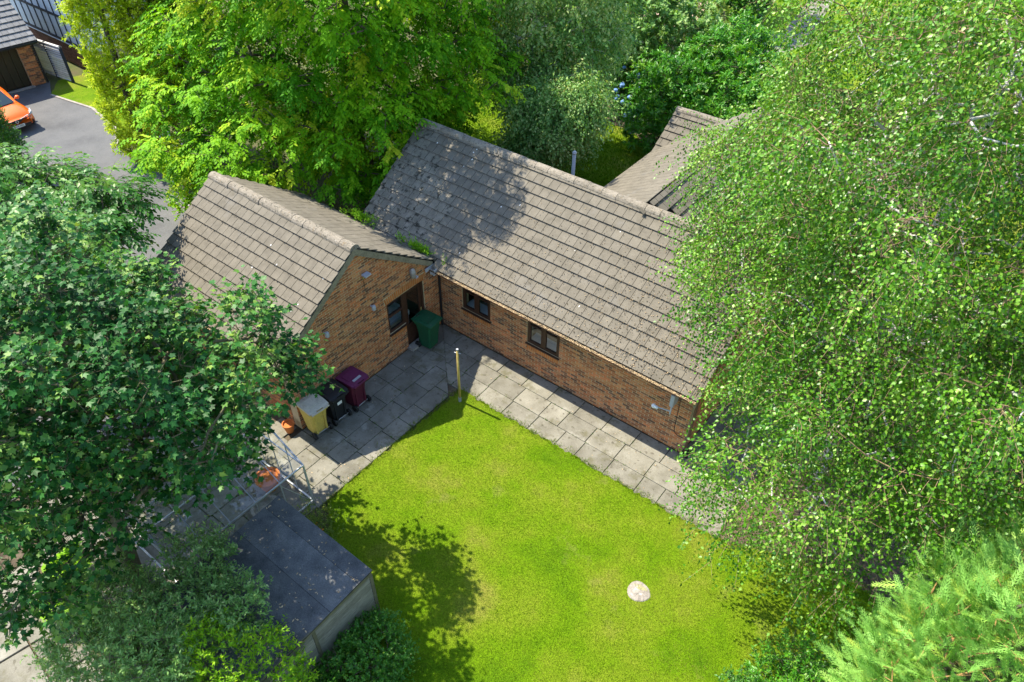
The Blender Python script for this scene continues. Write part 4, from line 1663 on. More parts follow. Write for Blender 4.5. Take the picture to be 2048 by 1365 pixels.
car = empty('parked_car', (-24.9, -2.14, -.03), R(3))
tag(car, 'bright orange hatchback parked on the tarmac drive', 'car')
def loft(st, mat, name, smooth=True):
    """stations (x, half width, z low, z high, tuck) -> shell"""
    m = MB()
    n = 12
    vs = []
    for x, hwid, z0, z1, tk in st:
        pts = [(0, z0), (.75, z0), (.97, z0 + (z1 - z0) * .18), (1.0, z0 + (z1 - z0) * .5), (.97, z0 + (z1 - z0) * .82), (tk, z1 - .01), (tk * .6, z1 + .02)]
        ring = [(x, hwid * a, b) for a, b in pts] + [(x, -hwid * a, b) for a, b in pts[::-1][0:6]]
        vs += ring
        n = len(ring)
    fs = [(i * n + k, i * n + (k + 1) % n, (i + 1) * n + (k + 1) % n, (i + 1) * n + k) for i in range(len(st) - 1) for k in range(n)]
    fs += [tuple(range(n)), tuple(range((len(st) - 1) * n, len(st) * n))[::-1]]
    m.add(vs, fs)
    return m.build(name, mat, car, smooth=smooth)


body = loft([(-2.03, .70, .34, .80, .9), (-1.9, .84, .24, .93, .9), (-1.3, .90, .2, .97, .9), (0, .91, .2, .96, .9), (.75, .91, .2, .95, .86), (1.3, .90, .2, .90, .80), (1.7, .87, .22, .82, .74), (1.93, .78, .25, .70, .72), (2.03, .60, .30, .58, .75)], MT['orange'], 'body')
cab = loft([(-1.95, .66, .90, 1.02, .8), (-1.55, .78, .90, 1.36, .72), (-1.0, .80, .90, 1.45, .74), (-.1, .80, .90, 1.45, .74), (.25, .79, .90, 1.36, .72), (.95, .76, .88, .95, .85)], MT['orange'], 'roof')
m = MB()
m.prism([(.985, -.64, .975), (.985, .64, .975), (.30, .52, 1.392), (.30, -.52, 1.392)], (.012, 0, .02))
m.build('windscreen', MT['carglass'], car)
for s in (-1, 1):
    m = MB()
    m.prism([(.75, s * .775, 1.0), (-1.3, s * .80, 1.0), (-1.15, s * .70, 1.36), (-.05, s * .70, 1.37)][::s], (0, s * .012, .004))
    m.build('side_window', MT['carglass'], car)
    m = MB()
    m.sphere((.62, s * .97, 1.0), .10, 10, 8, .75)
    m.tube([(.62, s * .82, .96), (.62, s * .95, .98)], .03, 6)
    m.build('wing_mirror', MT['orange'], car, smooth=True)
    m = MB()
    m.prism([(1.60, s * .885, .80), (1.86, s * .80, .745), (1.99, s * .56, .66), (1.95, s * .56, .58), (1.84, s * .83, .64)][::s], (.03, 0, .03))
    m.build('headlight', MT['lamp'], car)
    m = MB()
    m.box(1.90, 2.0, min(s * .55, s * .72), max(s * .55, s * .72), .33, .46)
    m.build('fog_lamp', MT['black'], car)
    for x in (-1.28, 1.28):
        m = MB()
        m.ring([(.16, -.1), (.31, -.1), (.32, 0), (.31, .1), (.16, .1)], 20, (x, s * .82, .31), 'y')
        wh = m.build('wheel', MT['rubber'], car)
        m = MB()
        m.ring([(.02, .0), (.19, .0), (.2, .03), (.02, .04)], 14, (x, s * .91, .31), 'y')
        m.build('rim', MT['chrome'], wh)
m = MB()
m.box(1.98, 2.055, -.55, .55, .27, .40)
m.build('lower_grille', MT['black'], car)
m = MB()
m.prism([(1.99, -.56, .615), (2.02, 0, .66), (1.99, .56, .615), (2.01, .3, .60), (2.04, .13, .53), (2.04, -.13, .53), (2.01, -.3, .60)], (.03, 0, 0))
m.build('upper_grille', MT['black'], car)
m = MB()
m.prism([(2.07, -.26, .335), (2.07, .26, .335), (2.065, .26, .445), (2.065, -.26, .445)], (.012, 0, 0))
pl = m.build('number_plate', MT['plate'], car)
fc = bpy.data.curves.new('plate_text', 'FONT')
fc.body = "BX70 ZRB"
fc.size = .095
fc.align_x = 'CENTER'
fc.align_y = 'CENTER'
fc.extrude = .001
fc.materials.append(MT['ink'])
tx = bpy.data.objects.new('text_tmp', fc)
COL.objects.link(tx)
bpy.context.view_layer.update()
tme = bpy.data.meshes.new_from_object(tx.evaluated_get(bpy.context.evaluated_depsgraph_get()))
bpy.data.objects.remove(tx)
tx = bpy.data.objects.new('plate_text', tme)
tx.location = (2.084, 0, .39)
tx.rotation_euler = (R(90), 0, R(90))
link(tx, pl)
m = MB()
for s in (-1, 1):
    m.prism([(2.075, s * .075, .595), (2.075, 0, .70), (2.075, 0, .67), (2.075, s * .045, .595)][::s], (.012, 0, 0))
    m.prism([(2.075, s * .075, .595), (2.075, s * .045, .595), (2.075, 0, .52), (2.075, 0, .49)][::s], (.012, 0, 0))
m.build('badge', MT['chrome'], car)
m = MB()
for s in (-1, 1):
    m.tube([(2.03, s * .13, .63), (2.0, s * .35, .655), (1.96, s * .58, .69)], .012, 6)
m.build('grille_trim', MT['chrome'], car)


# ------------------------------------------------------------------ vegetation
def unit(a):
    return a / (np.linalg.norm(a, axis=-1, keepdims=True) + 1e-9)


# leaf templates: x along the leaf, y across, z out of the blade
T_DIA = (np.array([(0, 0, 0), (.42, .30, .05), (1, 0, -.06), (.42, -.30, .05)]), np.array([(0, 2, 1), (0, 3, 2)]))
T_OVA = (np.array([(0, 0, 0), (.18, .30, .05), (.55, .34, .04), (1, 0, -.10), (.55, -.34, .04), (.18, -.30, .05), (.45, 0, 0)]),
         np.array([(0, 6, 1), (1, 6, 2), (2, 6, 3), (3, 6, 4), (4, 6, 5), (5, 6, 0)]))
T_OV4 = (np.array([(0, 0, 0), (.32, .34, .05), (.70, .25, .0), (1, 0, -.10), (.70, -.25, .0), (.32, -.34, .05)]),
         np.array([(0, 2, 1), (0, 3, 2), (0, 4, 3), (0, 5, 4)]))
T_KITE = (np.array([(0, 0, 0), (.40, .37, .05), (1, 0, -.08), (.40, -.37, .05)]), np.array([(0, 2, 1), (0, 3, 2)]))
T_LON = (np.array([(0, 0, 0), (.4, .17, .04), (1, 0, -.12), (.4, -.17, .04)]), np.array([(0, 2, 1), (0, 3, 2)]))


def lobed():
    ang = [128, 92, 60, 32, 0]
    rad = [.50, .40, .82, .52, 1.0]
    up = [(r_ * math.cos(R(a)) * .74 + .26, r_ * math.sin(R(a)) * .74, .05 * math.sin(R(a)) - .12 * r_ * (1 if r_ > .6 else 0)) for a, r_ in zip(ang, rad)]
    ring = [(.05, 0, 0)] + up + [(x, -y, z) for x, y, z in up[:-1]][::-1]
    n = len(ring)
    return np.array(ring), np.array([(0, i + 1, i) for i in range(1, n - 1)])


T_LOB = lobed()


def plume(nb_, seed, fine=True):
    """feathery flat spray: a stem with side branchlets carrying thin scale-leaf blades"""
    r = np.random.default_rng(seed)
    V, F = [], []

    def blade(p, d, wv, l, wdt):
        b = len(V)
        V.extend([p - wv * wdt, p + wv * wdt, p + d * l])
        F.append((b, b + 1, b + 2))
    for i in range(nb_):
        t = (i + .5) / nb_
        for s in (-1, 1):
            L = ((.30 if fine else .42) * (1 - t) ** .7 + .08) * r.uniform(.75, 1.15)
            d = np.array([.85 if fine else .75, s * (.50 if fine else .62), r.normal(0, .24)])
            d /= np.linalg.norm(d)
            p = np.array([t * .82, 0, -.10 * t * t])
            wv = np.cross(d, [0, 0, 1.0])
            wv /= np.linalg.norm(wv)
            if fine:
                blade(p, d, wv, L, .016)
                for q, s2 in ((.25, 1), (.45, -1), (.68, 1)):
                    d2 = d + wv * s2 * .6 + np.array([0, 0, r.normal(0, .3)])
                    d2 /= np.linalg.norm(d2)
                    blade(p + d * L * q, d2, np.cross(d2, [0, 0, 1.0]), L * .45 * (1.15 - q * .5), .013)
            else:
                blade(p, d, wv, L, .05)
                d2 = d + np.array([.2, s * .5, r.normal(0, .4)])
                blade(p + d * L * .35, d2 / np.linalg.norm(d2), np.array([0, 0, 1.0]), L * .6, .035)
    blade(np.array([0., 0, 0]), np.array([1, 0, -.1]), np.array([0, 1., 0]), 1.0, .022)
    return np.array(V), np.array(F)


T_PLUME = plume(7, 1, True)
T_TUFT = plume(5, 2, False)


def leaf_cloud(name, P, A, N, S, T, mat, parent, tint, skip=0, keep300=0):
    tv, tf = T
    A = unit(A)
    B = unit(np.cross(N, A))
    N = np.cross(A, B)
    S = S[:, None, None]
    n, k = len(P), len(tv)
    single_i = np.zeros(0, int)
    if keep300:
        d = np.linalg.norm(P - CAM, axis=1)
        single_i = np.argsort(d)[:keep300]
    mask = np.ones(n, bool)
    mask[single_i] = False
    V = P[:, None, :] + S * (tv[None, :, 0:1] * A[:, None, :] + tv[None, :, 1:2] * B[:, None, :] + tv[None, :, 2:3] * N[:, None, :])
    Vm = V[mask]
    F = (tf[None] + (np.arange(len(Vm)) * k)[:, None, None]).reshape(-1, 3)
    o = raw_mesh(name, Vm.reshape(-1, 3), F, mat, parent, np.repeat(np.clip(tint[mask], 0, 1), k))
    if keep300:
        o['kind'] = 'stuff'
        protos = []
        for q in range(5):
            oo = raw_mesh('leaf', tv, tf, mat, None, np.full(k, (.12, .3, .45, .6, .8)[q]))
            protos.append(oo.data)
            bpy.data.objects.remove(oo)
        for i in single_i:
            q = int(min(4, max(0, tint[i] * 5)))
            l = bpy.data.objects.new('leaf', protos[q])
            s = float(S[i, 0, 0])
            a, b, c = A[i] * s, B[i] * s, N[i] * s
            l.matrix_world = Matrix(((a[0], b[0], c[0], P[i][0]), (a[1], b[1], c[1], P[i][1]), (a[2], b[2], c[2], P[i][2]), (0, 0, 0, 1)))
            link(l, parent)
    return o


def clumped_crown(ells, n, r, shell, dmin, zmin, power, clump, flat=.75, gap=1.3):
    """leaf clusters gathered in separate lobes with gaps between them"""
    Mo, MD = sample_crown(ells, 4000, r, shell, clump * gap, zmin, power)
    k = max(3, int(round(n / len(Mo))))
    sz = clump * r.uniform(.75, 1.25, len(Mo))
    D2 = unit(rnd(r, len(Mo) * k) + rep(MD, k) * .45 + UP * .25)
    rad = (r.random(len(Mo) * k) ** .45) * rep(sz, k)
    P = rep(Mo, k) + D2 * rad[:, None] * np.array([1, 1, flat])
    D = unit(D2 * .8 + rep(MD, k) * .5)
    ct = rep(r.normal(0, .10, len(Mo)), k)
    ok = (P[:, 2] > zmin) & ~roof_hit(P, .25)
    return P[ok], D[ok], ct[ok]


def roof_hit(P, m):
    x, y, z = P[:, 0], P[:, 1], P[:, 2]
    zr = MAIN_RZ - np.abs(y - MAIN_RY) * TP
    h = (x > -3.4) & (x < 8.8) & (y > -.7) & (y < 6.4) & (z < zr + m)
    zr = GRID_RZ - np.abs(y - GRID_RY) * TP
    return h | ((x > -6.1) & (x < .3) & (y > -6.3) & (y < .1) & (z < zr + m))


def sample_crown(ells, n, r, shell=.5, dmin=.0, zmin=.3, power=1.0):
    """points spread through a union of ellipsoids, more of them near the surface"""
    wts = np.array([(e[3] * e[4] * e[5]) ** (.67) for e in ells])
    pick = r.choice(len(ells), n * 3, p=wts / wts.sum())
    E = np.array(ells)[pick]
    D = unit(r.normal(size=(n * 3, 3)))
    rad = shell + (1 - shell) * r.random(n * 3) ** power
    lump = 1 + .10 * np.sin(D[:, 0] * 5 + E[:, 0]) * np.sin(D[:, 1] * 6 + 1) + .08 * np.sin(D[:, 2] * 9 + D[:, 0] * 4)
    P = E[:, :3] + D * E[:, 3:6] * (rad * lump)[:, None]
    ok = P[:, 2] > zmin
    # points buried deep in another ellipsoid are dropped
    for e in ells:
        q = (((P - np.array(e[:3])) / np.array(e[3:6])) ** 2).sum(1)
        ok &= ~((q < (shell * .85) ** 2))
    # keep clear of the house roofs
    x, y, z = P[:, 0], P[:, 1], P[:, 2]
    zr = MAIN_RZ - np.abs(y - MAIN_RY) * TP
    ok &= ~((x > -3.4) & (x < 8.8) & (y > -.7) & (y < 6.4) & (z < zr + .35))
    zr = GRID_RZ - np.abs(y - GRID_RY) * TP
    ok &= ~((x > -6.1) & (x < .3) & (y > -6.3) & (y < .1) & (z < zr + .35))
    P, E, D = P[ok][:n], E[ok][:n], D[ok][:n]
    if dmin:
        keep = []
        cells = {}
        for i, p in enumerate(P):
            c = tuple(np.floor(p / dmin).astype(int))
            bad = False
            for dx in (-1, 0, 1):
                for dy in (-1, 0, 1):
                    for dz in (-1, 0, 1):
                        for j in cells.get((c[0] + dx, c[1] + dy, c[2] + dz), ()):
                            if np.sum((P[j] - p) ** 2) < dmin * dmin:
                                bad = True
            if not bad:
                keep.append(i)
                cells.setdefault(c, []).append(i)
        P, E, D = P[keep], E[keep], D[keep]
    return P, D


def skeleton(trunk, targets, r, tip=.008, arch=.12, up_pen=.8, seg=.55, power=2.3, cap=None):
    """branches joining every target to the trunk; returns node positions, parents, radii, target node ids"""
    nodes = [np.array(p, float) for p in trunk]
    par = [-1] + list(range(len(trunk) - 1))
    top = nodes[-1]
    axis = np.array(trunk)
    order = np.argsort([min(np.linalg.norm(axis - t, axis=1)) for t in targets])
    ids = np.zeros(len(targets), int)
    arr = np.zeros((len(targets) * 12 + 50, 3))
    arr[:len(nodes)] = nodes
    cnt = len(nodes)
    lo = 1
    for i in order:
        t = targets[i]
        A = arr[lo:cnt]
        d = np.linalg.norm(A - t, axis=1) + up_pen * np.maximum(0, A[:, 2] - t[2] + .1) + .25 * np.maximum(0, t[2] - A[:, 2] - 1.5)
        j = int(np.argmin(d)) + lo
        a = arr[j].copy()
        L = np.linalg.norm(t - a)
        k = max(1, int(L / seg))
        mid = (a + t) / 2 + np.array([0, 0, arch * L]) + r.normal(0, .07 * L, 3)
        prev = j
        for s in range(1, k + 1):
            u = s / k
            p = (1 - u) ** 2 * a + 2 * u * (1 - u) * mid + u * u * t
            arr[cnt] = p
            par.append(prev)
            prev = cnt
            cnt += 1
        ids[i] = prev
    N = arr[:cnt]
    par = np.array(par)
    w_ = np.zeros(cnt)
    leaf = np.ones(cnt, bool)
    leaf[par[par >= 0]] = False
    w_[leaf] = tip ** power
    for i in range(cnt - 1, 0, -1):
        w_[par[i]] += w_[i]
    rad = np.maximum(w_, tip ** power) ** (1 / power)
    if cap:
        rad = rad * min(1.0, cap / rad[0]) if rad[0] > cap else rad * (cap / rad[0]) ** .5
    return N, par, np.maximum(rad, tip * .6), ids


def tubes(name, N, par, rad, mat, parent, rmin=0.0, rmax=9, sides=6, kind=None):
    V, F = [], []
    idx = [i for i in range(1, len(N)) if rmin <= rad[i] < rmax]
    if not idx:
        return None
    idx = np.array(idx)
    a, b = N[par[idx]], N[idx]
    ra, rb = np.minimum(rad[par[idx]], rad[idx] * 1.6), rad[idx]
    d = unit(b - a)
    ref = np.where(np.abs(d[:, 2:3]) > .8, np.array([[1.0, 0, 0]]), np.array([[0, 0, 1.0]]))
    u = unit(np.cross(d, ref))
    v = np.cross(d, u)
    th = np.arange(sides) * 2 * np.pi / sides
    ring = u[:, None, :] * np.cos(th)[None, :, None] + v[:, None, :] * np.sin(th)[None, :, None]
    A = a[:, None, :] + ring * ra[:, None, None]
    B = (b + d * rb[:, None] * .5)[:, None, :] + ring * rb[:, None, None]
    V = np.concatenate([A, B], 1).reshape(-1, 3)
    base = (np.arange(len(idx)) * 2 * sides)[:, None]
    F = []
    for k in range(sides):
        k2 = (k + 1) % sides
        F.append(np.concatenate([base + k, base + k2, base + sides + k2], 1))
        F.append(np.concatenate([base + k, base + sides + k2, base + sides + k], 1))
    return raw_mesh(name, V, np.concatenate(F), mat, parent, smooth=True, kind=kind)


def rep(a, k):
    return np.repeat(a, k, axis=0)


def rnd(r, n, s=1.0):
    return r.normal(0, s, (n, 3))


UP = np.array([0, 0, 1.0])


def foliage(style, C, O, r, dens=1.0, size=1.0, ct=None):
    """leaf positions/axes/normals/sizes/tints for clusters C with outward directions O; also twig polylines"""
    n = len(C)
    cl = r.normal(0, .09, n)                      # tint shared by a cluster
    if ct is not None:
        cl = cl + ct
    if style == 'sycamore':
        k, m = 5, 5
        d = unit(rep(O, k) * .6 + UP * .35 + rnd(r, n * k, .55))
        L = r.uniform(.28, .6, n * k)
        b = rep(C, k)
        tw = [b, b + d * L[:, None]]
        t = np.tile(np.array([.3, .55, .75, .92, 1.0]), n * k)
        dd, bb, LL = rep(d, m), rep(b, m), np.repeat(L, m)
        side = unit(rnd(r, n * k * m) * np.array([1, 1, .35]))
        ax = unit(side * .9 + dd * .35 - UP * .25)
        S = r.uniform(.12, .21, n * k * m) * size
        P = bb + dd * (LL * t)[:, None] + ax * (S * .35)[:, None]
        N = unit(UP * .85 + rep(rep(O, k), m) * .35 + rnd(r, n * k * m, .48))
        tint = .36 + rep(rep(cl, k), m) * 1.2 + r.normal(0, .20, len(P)) + .5 * (r.random(len(P)) < .018)
    elif style == 'birch':
        k, m = 5, 9
        step = .08
        d = unit(rep(O, k) * np.array([1, 1, .3]) * .9 + rnd(r, n * k, .45) + UP * .1)
        p = rep(C, k) + rnd(r, n * k, .12)
        tw = [p]
        Ps, As = [], []
        nn = n * k
        for j in range(m):
            d = unit(d - UP * .17 + rnd(r, nn, .07))
            p = p + d * step
            if j % 3 == 2:
                tw.append(p)
            side = unit(np.cross(d, rnd(r, nn)))
            ax = unit(side * .75 + d * .35 - UP * .45)
            Ps.append(p + ax * .012)
            As.append(ax)
        P, ax = np.concatenate(Ps), np.concatenate(As)
        S = r.uniform(.05, .085, len(P)) * size
        N = unit(np.tile(rep(O, k), (m, 1)) * .4 + UP * .6 + rnd(r, len(P), .60))
        tint = .42 + np.tile(np.repeat(cl, k), m) * 1.3 + r.normal(0, .21, len(P)) + .4 * (r.random(len(P)) < .02)
    elif style == 'spray':
        k, m = 6, 10
        d = unit(rep(O, k) * np.array([1, 1, .15]) * .9 + rnd(r, n * k, .55) * np.array([1, 1, .35]) + UP * .02)
        L = r.uniform(.35, .75, n * k)
        p0 = rep(C, k) + rnd(r, n * k, .15)
        tw = [p0, p0 + d * L[:, None] * .6]
        t = np.tile((np.arange(m) + .6) / m, n * k)
        dd = rep(d, m)
        sg = np.tile(np.where(np.arange(m) % 2, 1.0, -1.0), n * k)
        side = unit(np.cross(dd, UP)) * sg[:, None]
        LL = np.repeat(L, m)
        P = rep(p0, m) + dd * (LL * t)[:, None] - UP * (LL * .38 * t * t)[:, None]
        ax = unit(side * .75 + dd * .75 - UP * (.25 + .5 * t)[:, None] + rnd(r, len(P), .12))
        N = unit(UP * .9 + dd * .35 + rnd(r, len(P), .22))
        S = r.uniform(.10, .155, len(P)) * size
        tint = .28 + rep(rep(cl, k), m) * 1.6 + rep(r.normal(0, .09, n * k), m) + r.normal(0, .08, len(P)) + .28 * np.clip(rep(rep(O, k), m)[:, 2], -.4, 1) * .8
    elif style == 'rosette':
        k, m = 6, 8
        d = unit(rep(O, k) * .6 + UP * .45 + rnd(r, n * k, .5))
        L = r.uniform(.12, .32, n * k)
        p0 = rep(C, k) + rnd(r, n * k, .08)
        tw = [p0, p0 + d * L[:, None]]
        t = np.tile(np.linspace(.3, 1, m), n * k)
        dd = rep(d, m)
        side = unit(np.cross(dd, rnd(r, n * k * m)))
        ax = unit(side * .85 + dd * .6)
        P = rep(p0, m) + dd * (np.repeat(L, m) * t)[:, None]
        N = unit(dd * .5 + UP * .8 + rnd(r, len(P), .32))
        S = r.uniform(.05, .085, len(P)) * size
        tint = .36 + rep(rep(cl, k), m) + r.normal(0, .12, len(P)) + .25 * (t > .9)
    elif style == 'plume':
        k = 5
        d = unit(rep(O, k) * .75 + UP * .30 + rnd(r, n * k, .27))
        P = rep(C, k) + rnd(r, n * k, .16)
        ax = d
        N = unit(UP + rnd(r, n * k, .55) + rep(O, k) * .3)
        S = r.uniform(.45, .95, n * k) * size
        tw = []
        tint = .42 + np.repeat(cl, k) + r.normal(0, .13, n * k) + .35 * (r.random(n * k) < .05)
    return P, ax, N, S, tint, tw


def twig_mesh(name, tw, rad, mat, parent, every=1):
    """thin three-sided twigs along polylines given as lists of point arrays"""
    if len(tw) < 2:
        return
    if len(tw) > 3:
        tw = [tw[0], tw[len(tw) // 2], tw[-1]]
        every = max(1, len(tw[0]) // 8000)
    pts = [q[::every] for q in tw]
    th = np.arange(3) * 2 * np.pi / 3
    rings = []
    for i, p in enumerate(pts):
        d = unit(pts[min(i + 1, len(pts) - 1)] - pts[max(i - 1, 0)])
        u = unit(np.cross(d, np.array([.3, .2, .9])))
        v = np.cross(d, u)
        rr_ = rad * (1 - .6 * i / max(1, len(pts) - 1))
        rings.append(p[:, None, :] + (u[:, None, :] * np.cos(th)[None, :, None] + v[:, None, :] * np.sin(th)[None, :, None]) * rr_)
    n = len(pts[0])
    V = np.stack(rings, 1).reshape(-1, 3)
    base = (np.arange(n) * len(pts) * 3)[:, None]
    F = []
    for i in range(len(pts) - 1):
        for k in range(3):
            k2 = (k + 1) % 3
            F.append(np.concatenate([base + i * 3 + k, base + i * 3 + k2, base + (i + 1) * 3 + k2], 1))
            F.append(np.concatenate([base + i * 3 + k, base + (i + 1) * 3 + k2, base + (i + 1) * 3 + k], 1))
    raw_mesh(name, V, np.concatenate(F), mat, parent, kind='stuff')


def plant(name, label, cat, base, trunk, ells, n, style, T, mat, bark, seed, size=1.0, shell=.5, dmin=0.0, trunk_r=.15, tip=.008, arch=.12,
          twig=None, twig_r=.004, keep300=0, group=None, zmin=.25, up_pen=.8, limbs=True, power=.7, clump=0, flat=.75, gap=1.3, rlimb=.022):
    r = np.random.default_rng(seed)
    t = empty(name, base)
    tag(t, label, cat, group)
    if clump:
        C, D, ct = clumped_crown(ells, n, r, shell, dmin, zmin, power, clump, flat, gap)
    else:
        C, D = sample_crown(ells, n, r, shell, dmin, zmin, power)
        ct = np.zeros(len(C))
    N_, par, rad, ids = skeleton(trunk, C, r, tip=tip, arch=arch, cap=trunk_r, up_pen=up_pen)
    O = unit(D * .8 + unit(C - N_[np.maximum(par[ids], 0)]) * .5)
    off = -np.array(base, float)
    if limbs:
        tubes('trunk', N_ + off, par, rad, bark, t, rmin=rlimb, sides=8)
        tubes('branches', N_ + off, par, rad, twig or bark, t, rmin=0, rmax=rlimb, sides=4, kind='stuff')
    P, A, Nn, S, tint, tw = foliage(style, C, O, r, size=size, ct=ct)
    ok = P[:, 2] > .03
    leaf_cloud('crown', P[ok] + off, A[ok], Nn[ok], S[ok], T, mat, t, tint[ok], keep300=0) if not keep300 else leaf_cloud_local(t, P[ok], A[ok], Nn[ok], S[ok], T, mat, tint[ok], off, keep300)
    if tw and twig_r:
        twig_mesh('twigs', [q + off for q in tw], twig_r, twig or bark, t)
    return t


def leaf_cloud_local(t, P, A, N, S, T, mat, tint, off, keep):
    """nearest leaves as single parts, the rest one crown; distances are measured in world space"""
    global CAM
    c0 = CAM
    CAM = CAM + off
    o = leaf_cloud('crown', P + off, A, N, S, T, mat, t, tint, keep300=keep)
    CAM = c0
    return o


# --- the weeping birch on the right
plant('birch_tree', 'tall white stemmed birch with drooping twigs beside the house end', 'birch tree', (11.5, 1.5, 0),
      [(11.5, 1.5, -.1), (11.45, 1.5, 1.5), (11.5, 1.48, 3.5), (11.42, 1.5, 5.5), (11.5, 1.5, 7.2), (11.55, 1.42, 8.8), (11.5, 1.35, 10.6), (11.6, 1.3, 12.4)],
      [(11.9, 1.6, 7.6, 4.0, 4.4, 5.0), (11.35, -.3, 6.4, 2.4, 2.7, 2.8), (12.4, -1.2, 5.4, 2.6, 2.4, 2.3), (10.5, 3.4, 7.6, 3.2, 3.3, 3.4), (13.3, 3.0, 6.6, 2.9, 3.4, 3.3), (7.7, 2.7, 6.8, 1.5, 1.5, 1.7),
       (11.75, -2.6, 4.0, 1.7, 1.6, 1.6), (7.1, 2.2, 6.5, .7, .7, .9), (11.1, -1.7, 4.4, .8, .8, .9), (12.6, 1.5, 10.5, 3.2, 3.4, 2.8), (8.8, .2, 6.0, 1.0, 1.3, 1.2)],
      6800, 'birch', T_KITE, LM['birch'], MT['birchbark'], 11, size=.98, shell=.45, dmin=.2, trunk_r=.15, tip=.0055, arch=.12, twig=MT['twig'], twig_r=.0045, zmin=1.5, power=.8, keep300=300, clump=.66, flat=.95, gap=1.55, rlimb=.012)

# --- the sycamore on the left
plant('sycamore_tree', 'broad sycamore with dark lobed leaves overhanging the greenhouse', 'sycamore tree', (1.45, -11.0, 0),
      [(1.45, -11.0, -.1), (1.35, -10.9, 1.2), (1.15, -10.7, 2.4), (.95, -10.5, 3.6), (.8, -10.2, 5.0), (.7, -9.9, 6.4), (.6, -9.7, 7.6)],
      [(.3, -9.9, 6.0, 2.4, 2.1, 2.0), (2.0, -7.6, 5.5, 1.05, .95, .8), (.9, -11.2, 4.4, 1.6, 1.3, 1.3), (-1.6, -8.8, 5.0, 1.6, 1.2, 1.4), (1.2, -8.6, 5.6, 1.2, 1.1, 1.0), (2.5, -9.4, 6.0, 1.3, 1.2, 1.1), (1.7, -12.3, 3.9, 1.0, .9, .9),
       (.9, -11.8, 5.2, 1.8, 1.2, 1.6), (-2.0, -10.0, 5.2, 1.9, 1.6, 1.9), (2.5, -9.1, 4.3, .9, .8, .6), (1.8, -6.8, 4.6, .35, .3, .25), (.6, -8.0, 4.0, 1.2, .9, .8)],
      1600, 'sycamore', T_LOB, LM['syc'], MT['greybark'], 21, size=.70, shell=.40, dmin=.3, trunk_r=.19, tip=.011, arch=.10, twig=MT['greybark'], twig_r=.005, zmin=2.9, keep300=300, clump=.50, flat=.55, gap=1.66)

# --- hornbeam behind the roofs
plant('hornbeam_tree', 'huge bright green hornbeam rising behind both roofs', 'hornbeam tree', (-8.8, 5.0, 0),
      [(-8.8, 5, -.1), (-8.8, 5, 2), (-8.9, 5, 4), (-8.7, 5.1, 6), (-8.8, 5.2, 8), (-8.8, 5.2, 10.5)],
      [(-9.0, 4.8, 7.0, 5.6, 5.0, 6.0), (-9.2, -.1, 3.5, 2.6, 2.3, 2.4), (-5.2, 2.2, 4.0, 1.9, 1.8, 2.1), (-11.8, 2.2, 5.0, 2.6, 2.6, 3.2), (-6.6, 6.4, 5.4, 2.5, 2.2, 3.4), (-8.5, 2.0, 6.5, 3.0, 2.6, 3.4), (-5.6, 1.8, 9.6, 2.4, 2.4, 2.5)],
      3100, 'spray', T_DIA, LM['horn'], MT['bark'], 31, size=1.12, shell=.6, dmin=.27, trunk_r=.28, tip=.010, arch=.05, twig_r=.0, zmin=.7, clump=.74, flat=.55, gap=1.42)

# --- golden conifer beside the drive
plant('golden_conifer', 'tall golden yellow conifer standing beside the drive', 'conifer', (-16.8, .3, 0),
      [(-16.8, .3, -.1), (-16.8, .3, 3), (-16.7, .4, 6), (-16.6, .4, 9.5)],
      [(-16.8, .3, 2.0, 1.0, 1.0, 2.2), (-16.7, .4, 4.6, 1.15, 1.1, 2.6), (-16.6, .5, 7.2, 1.1, 1.1, 2.8), (-15.9, 1.4, 5.0, 1.1, 1.1, 3.6), (-16.5, .5, 9.4, .8, .8, 1.6)],
      1400, 'rosette', T_LON, LM['gold'], MT['bark'], 41, size=2.1, shell=.76, dmin=.14, trunk_r=.16, tip=.008, arch=-.05, zmin=.2, twig_r=0)
plant('green_conifer', 'dark green conifer wedged between golden conifer and hornbeam', 'conifer', (-15.6, 2.2, 0),
      [(-15.6, 2.2, -.1), (-15.6, 2.2, 3), (-15.6, 2.2, 7)],
      [(-15.6, 2.2, 3.4, 1.3, 1.2, 3.4), (-15.6, 2.3, 6.8, 1.0, 1.0, 2.4)],
      800, 'rosette', T_LON, LM['olive'], MT['bark'], 42, size=2.0, shell=.65, dmin=.16, trunk_r=.14, arch=-.05, twig_r=0)

# --- big cypress in the lower right corner
plant('cypress_tree', 'feathery light green cypress filling the lower right corner', 'cypress tree', (15.0, -4.6, 0),
      [(15.0, -4.6, -.1), (15.0, -4.6, 2), (15.0, -4.5, 4), (15.0, -4.3, 6.4)],
      [(15.2, -4.6, 4.0, 1.25, 1.3, 2.1), (14.3, -4.9, 3.5, .8, .9, 1.3), (15.4, -3.5, 4.8, 1.15, 1.1, 1.5), (14.8, -5.5, 2.7, 1.15, 1.1, 1.9), (14.6, -4.0, 4.4, .85, .9, 1.1), (15.8, -2.6, 4.8, 1.1, 1.0, 1.5)],
      2700, 'plume', T_PLUME, LM['ley'], MT['bark'], 51, size=.56, shell=.74, dmin=.13, trunk_r=.14, tip=.008, arch=-.08, zmin=.2, twig=MT['conetwig'])

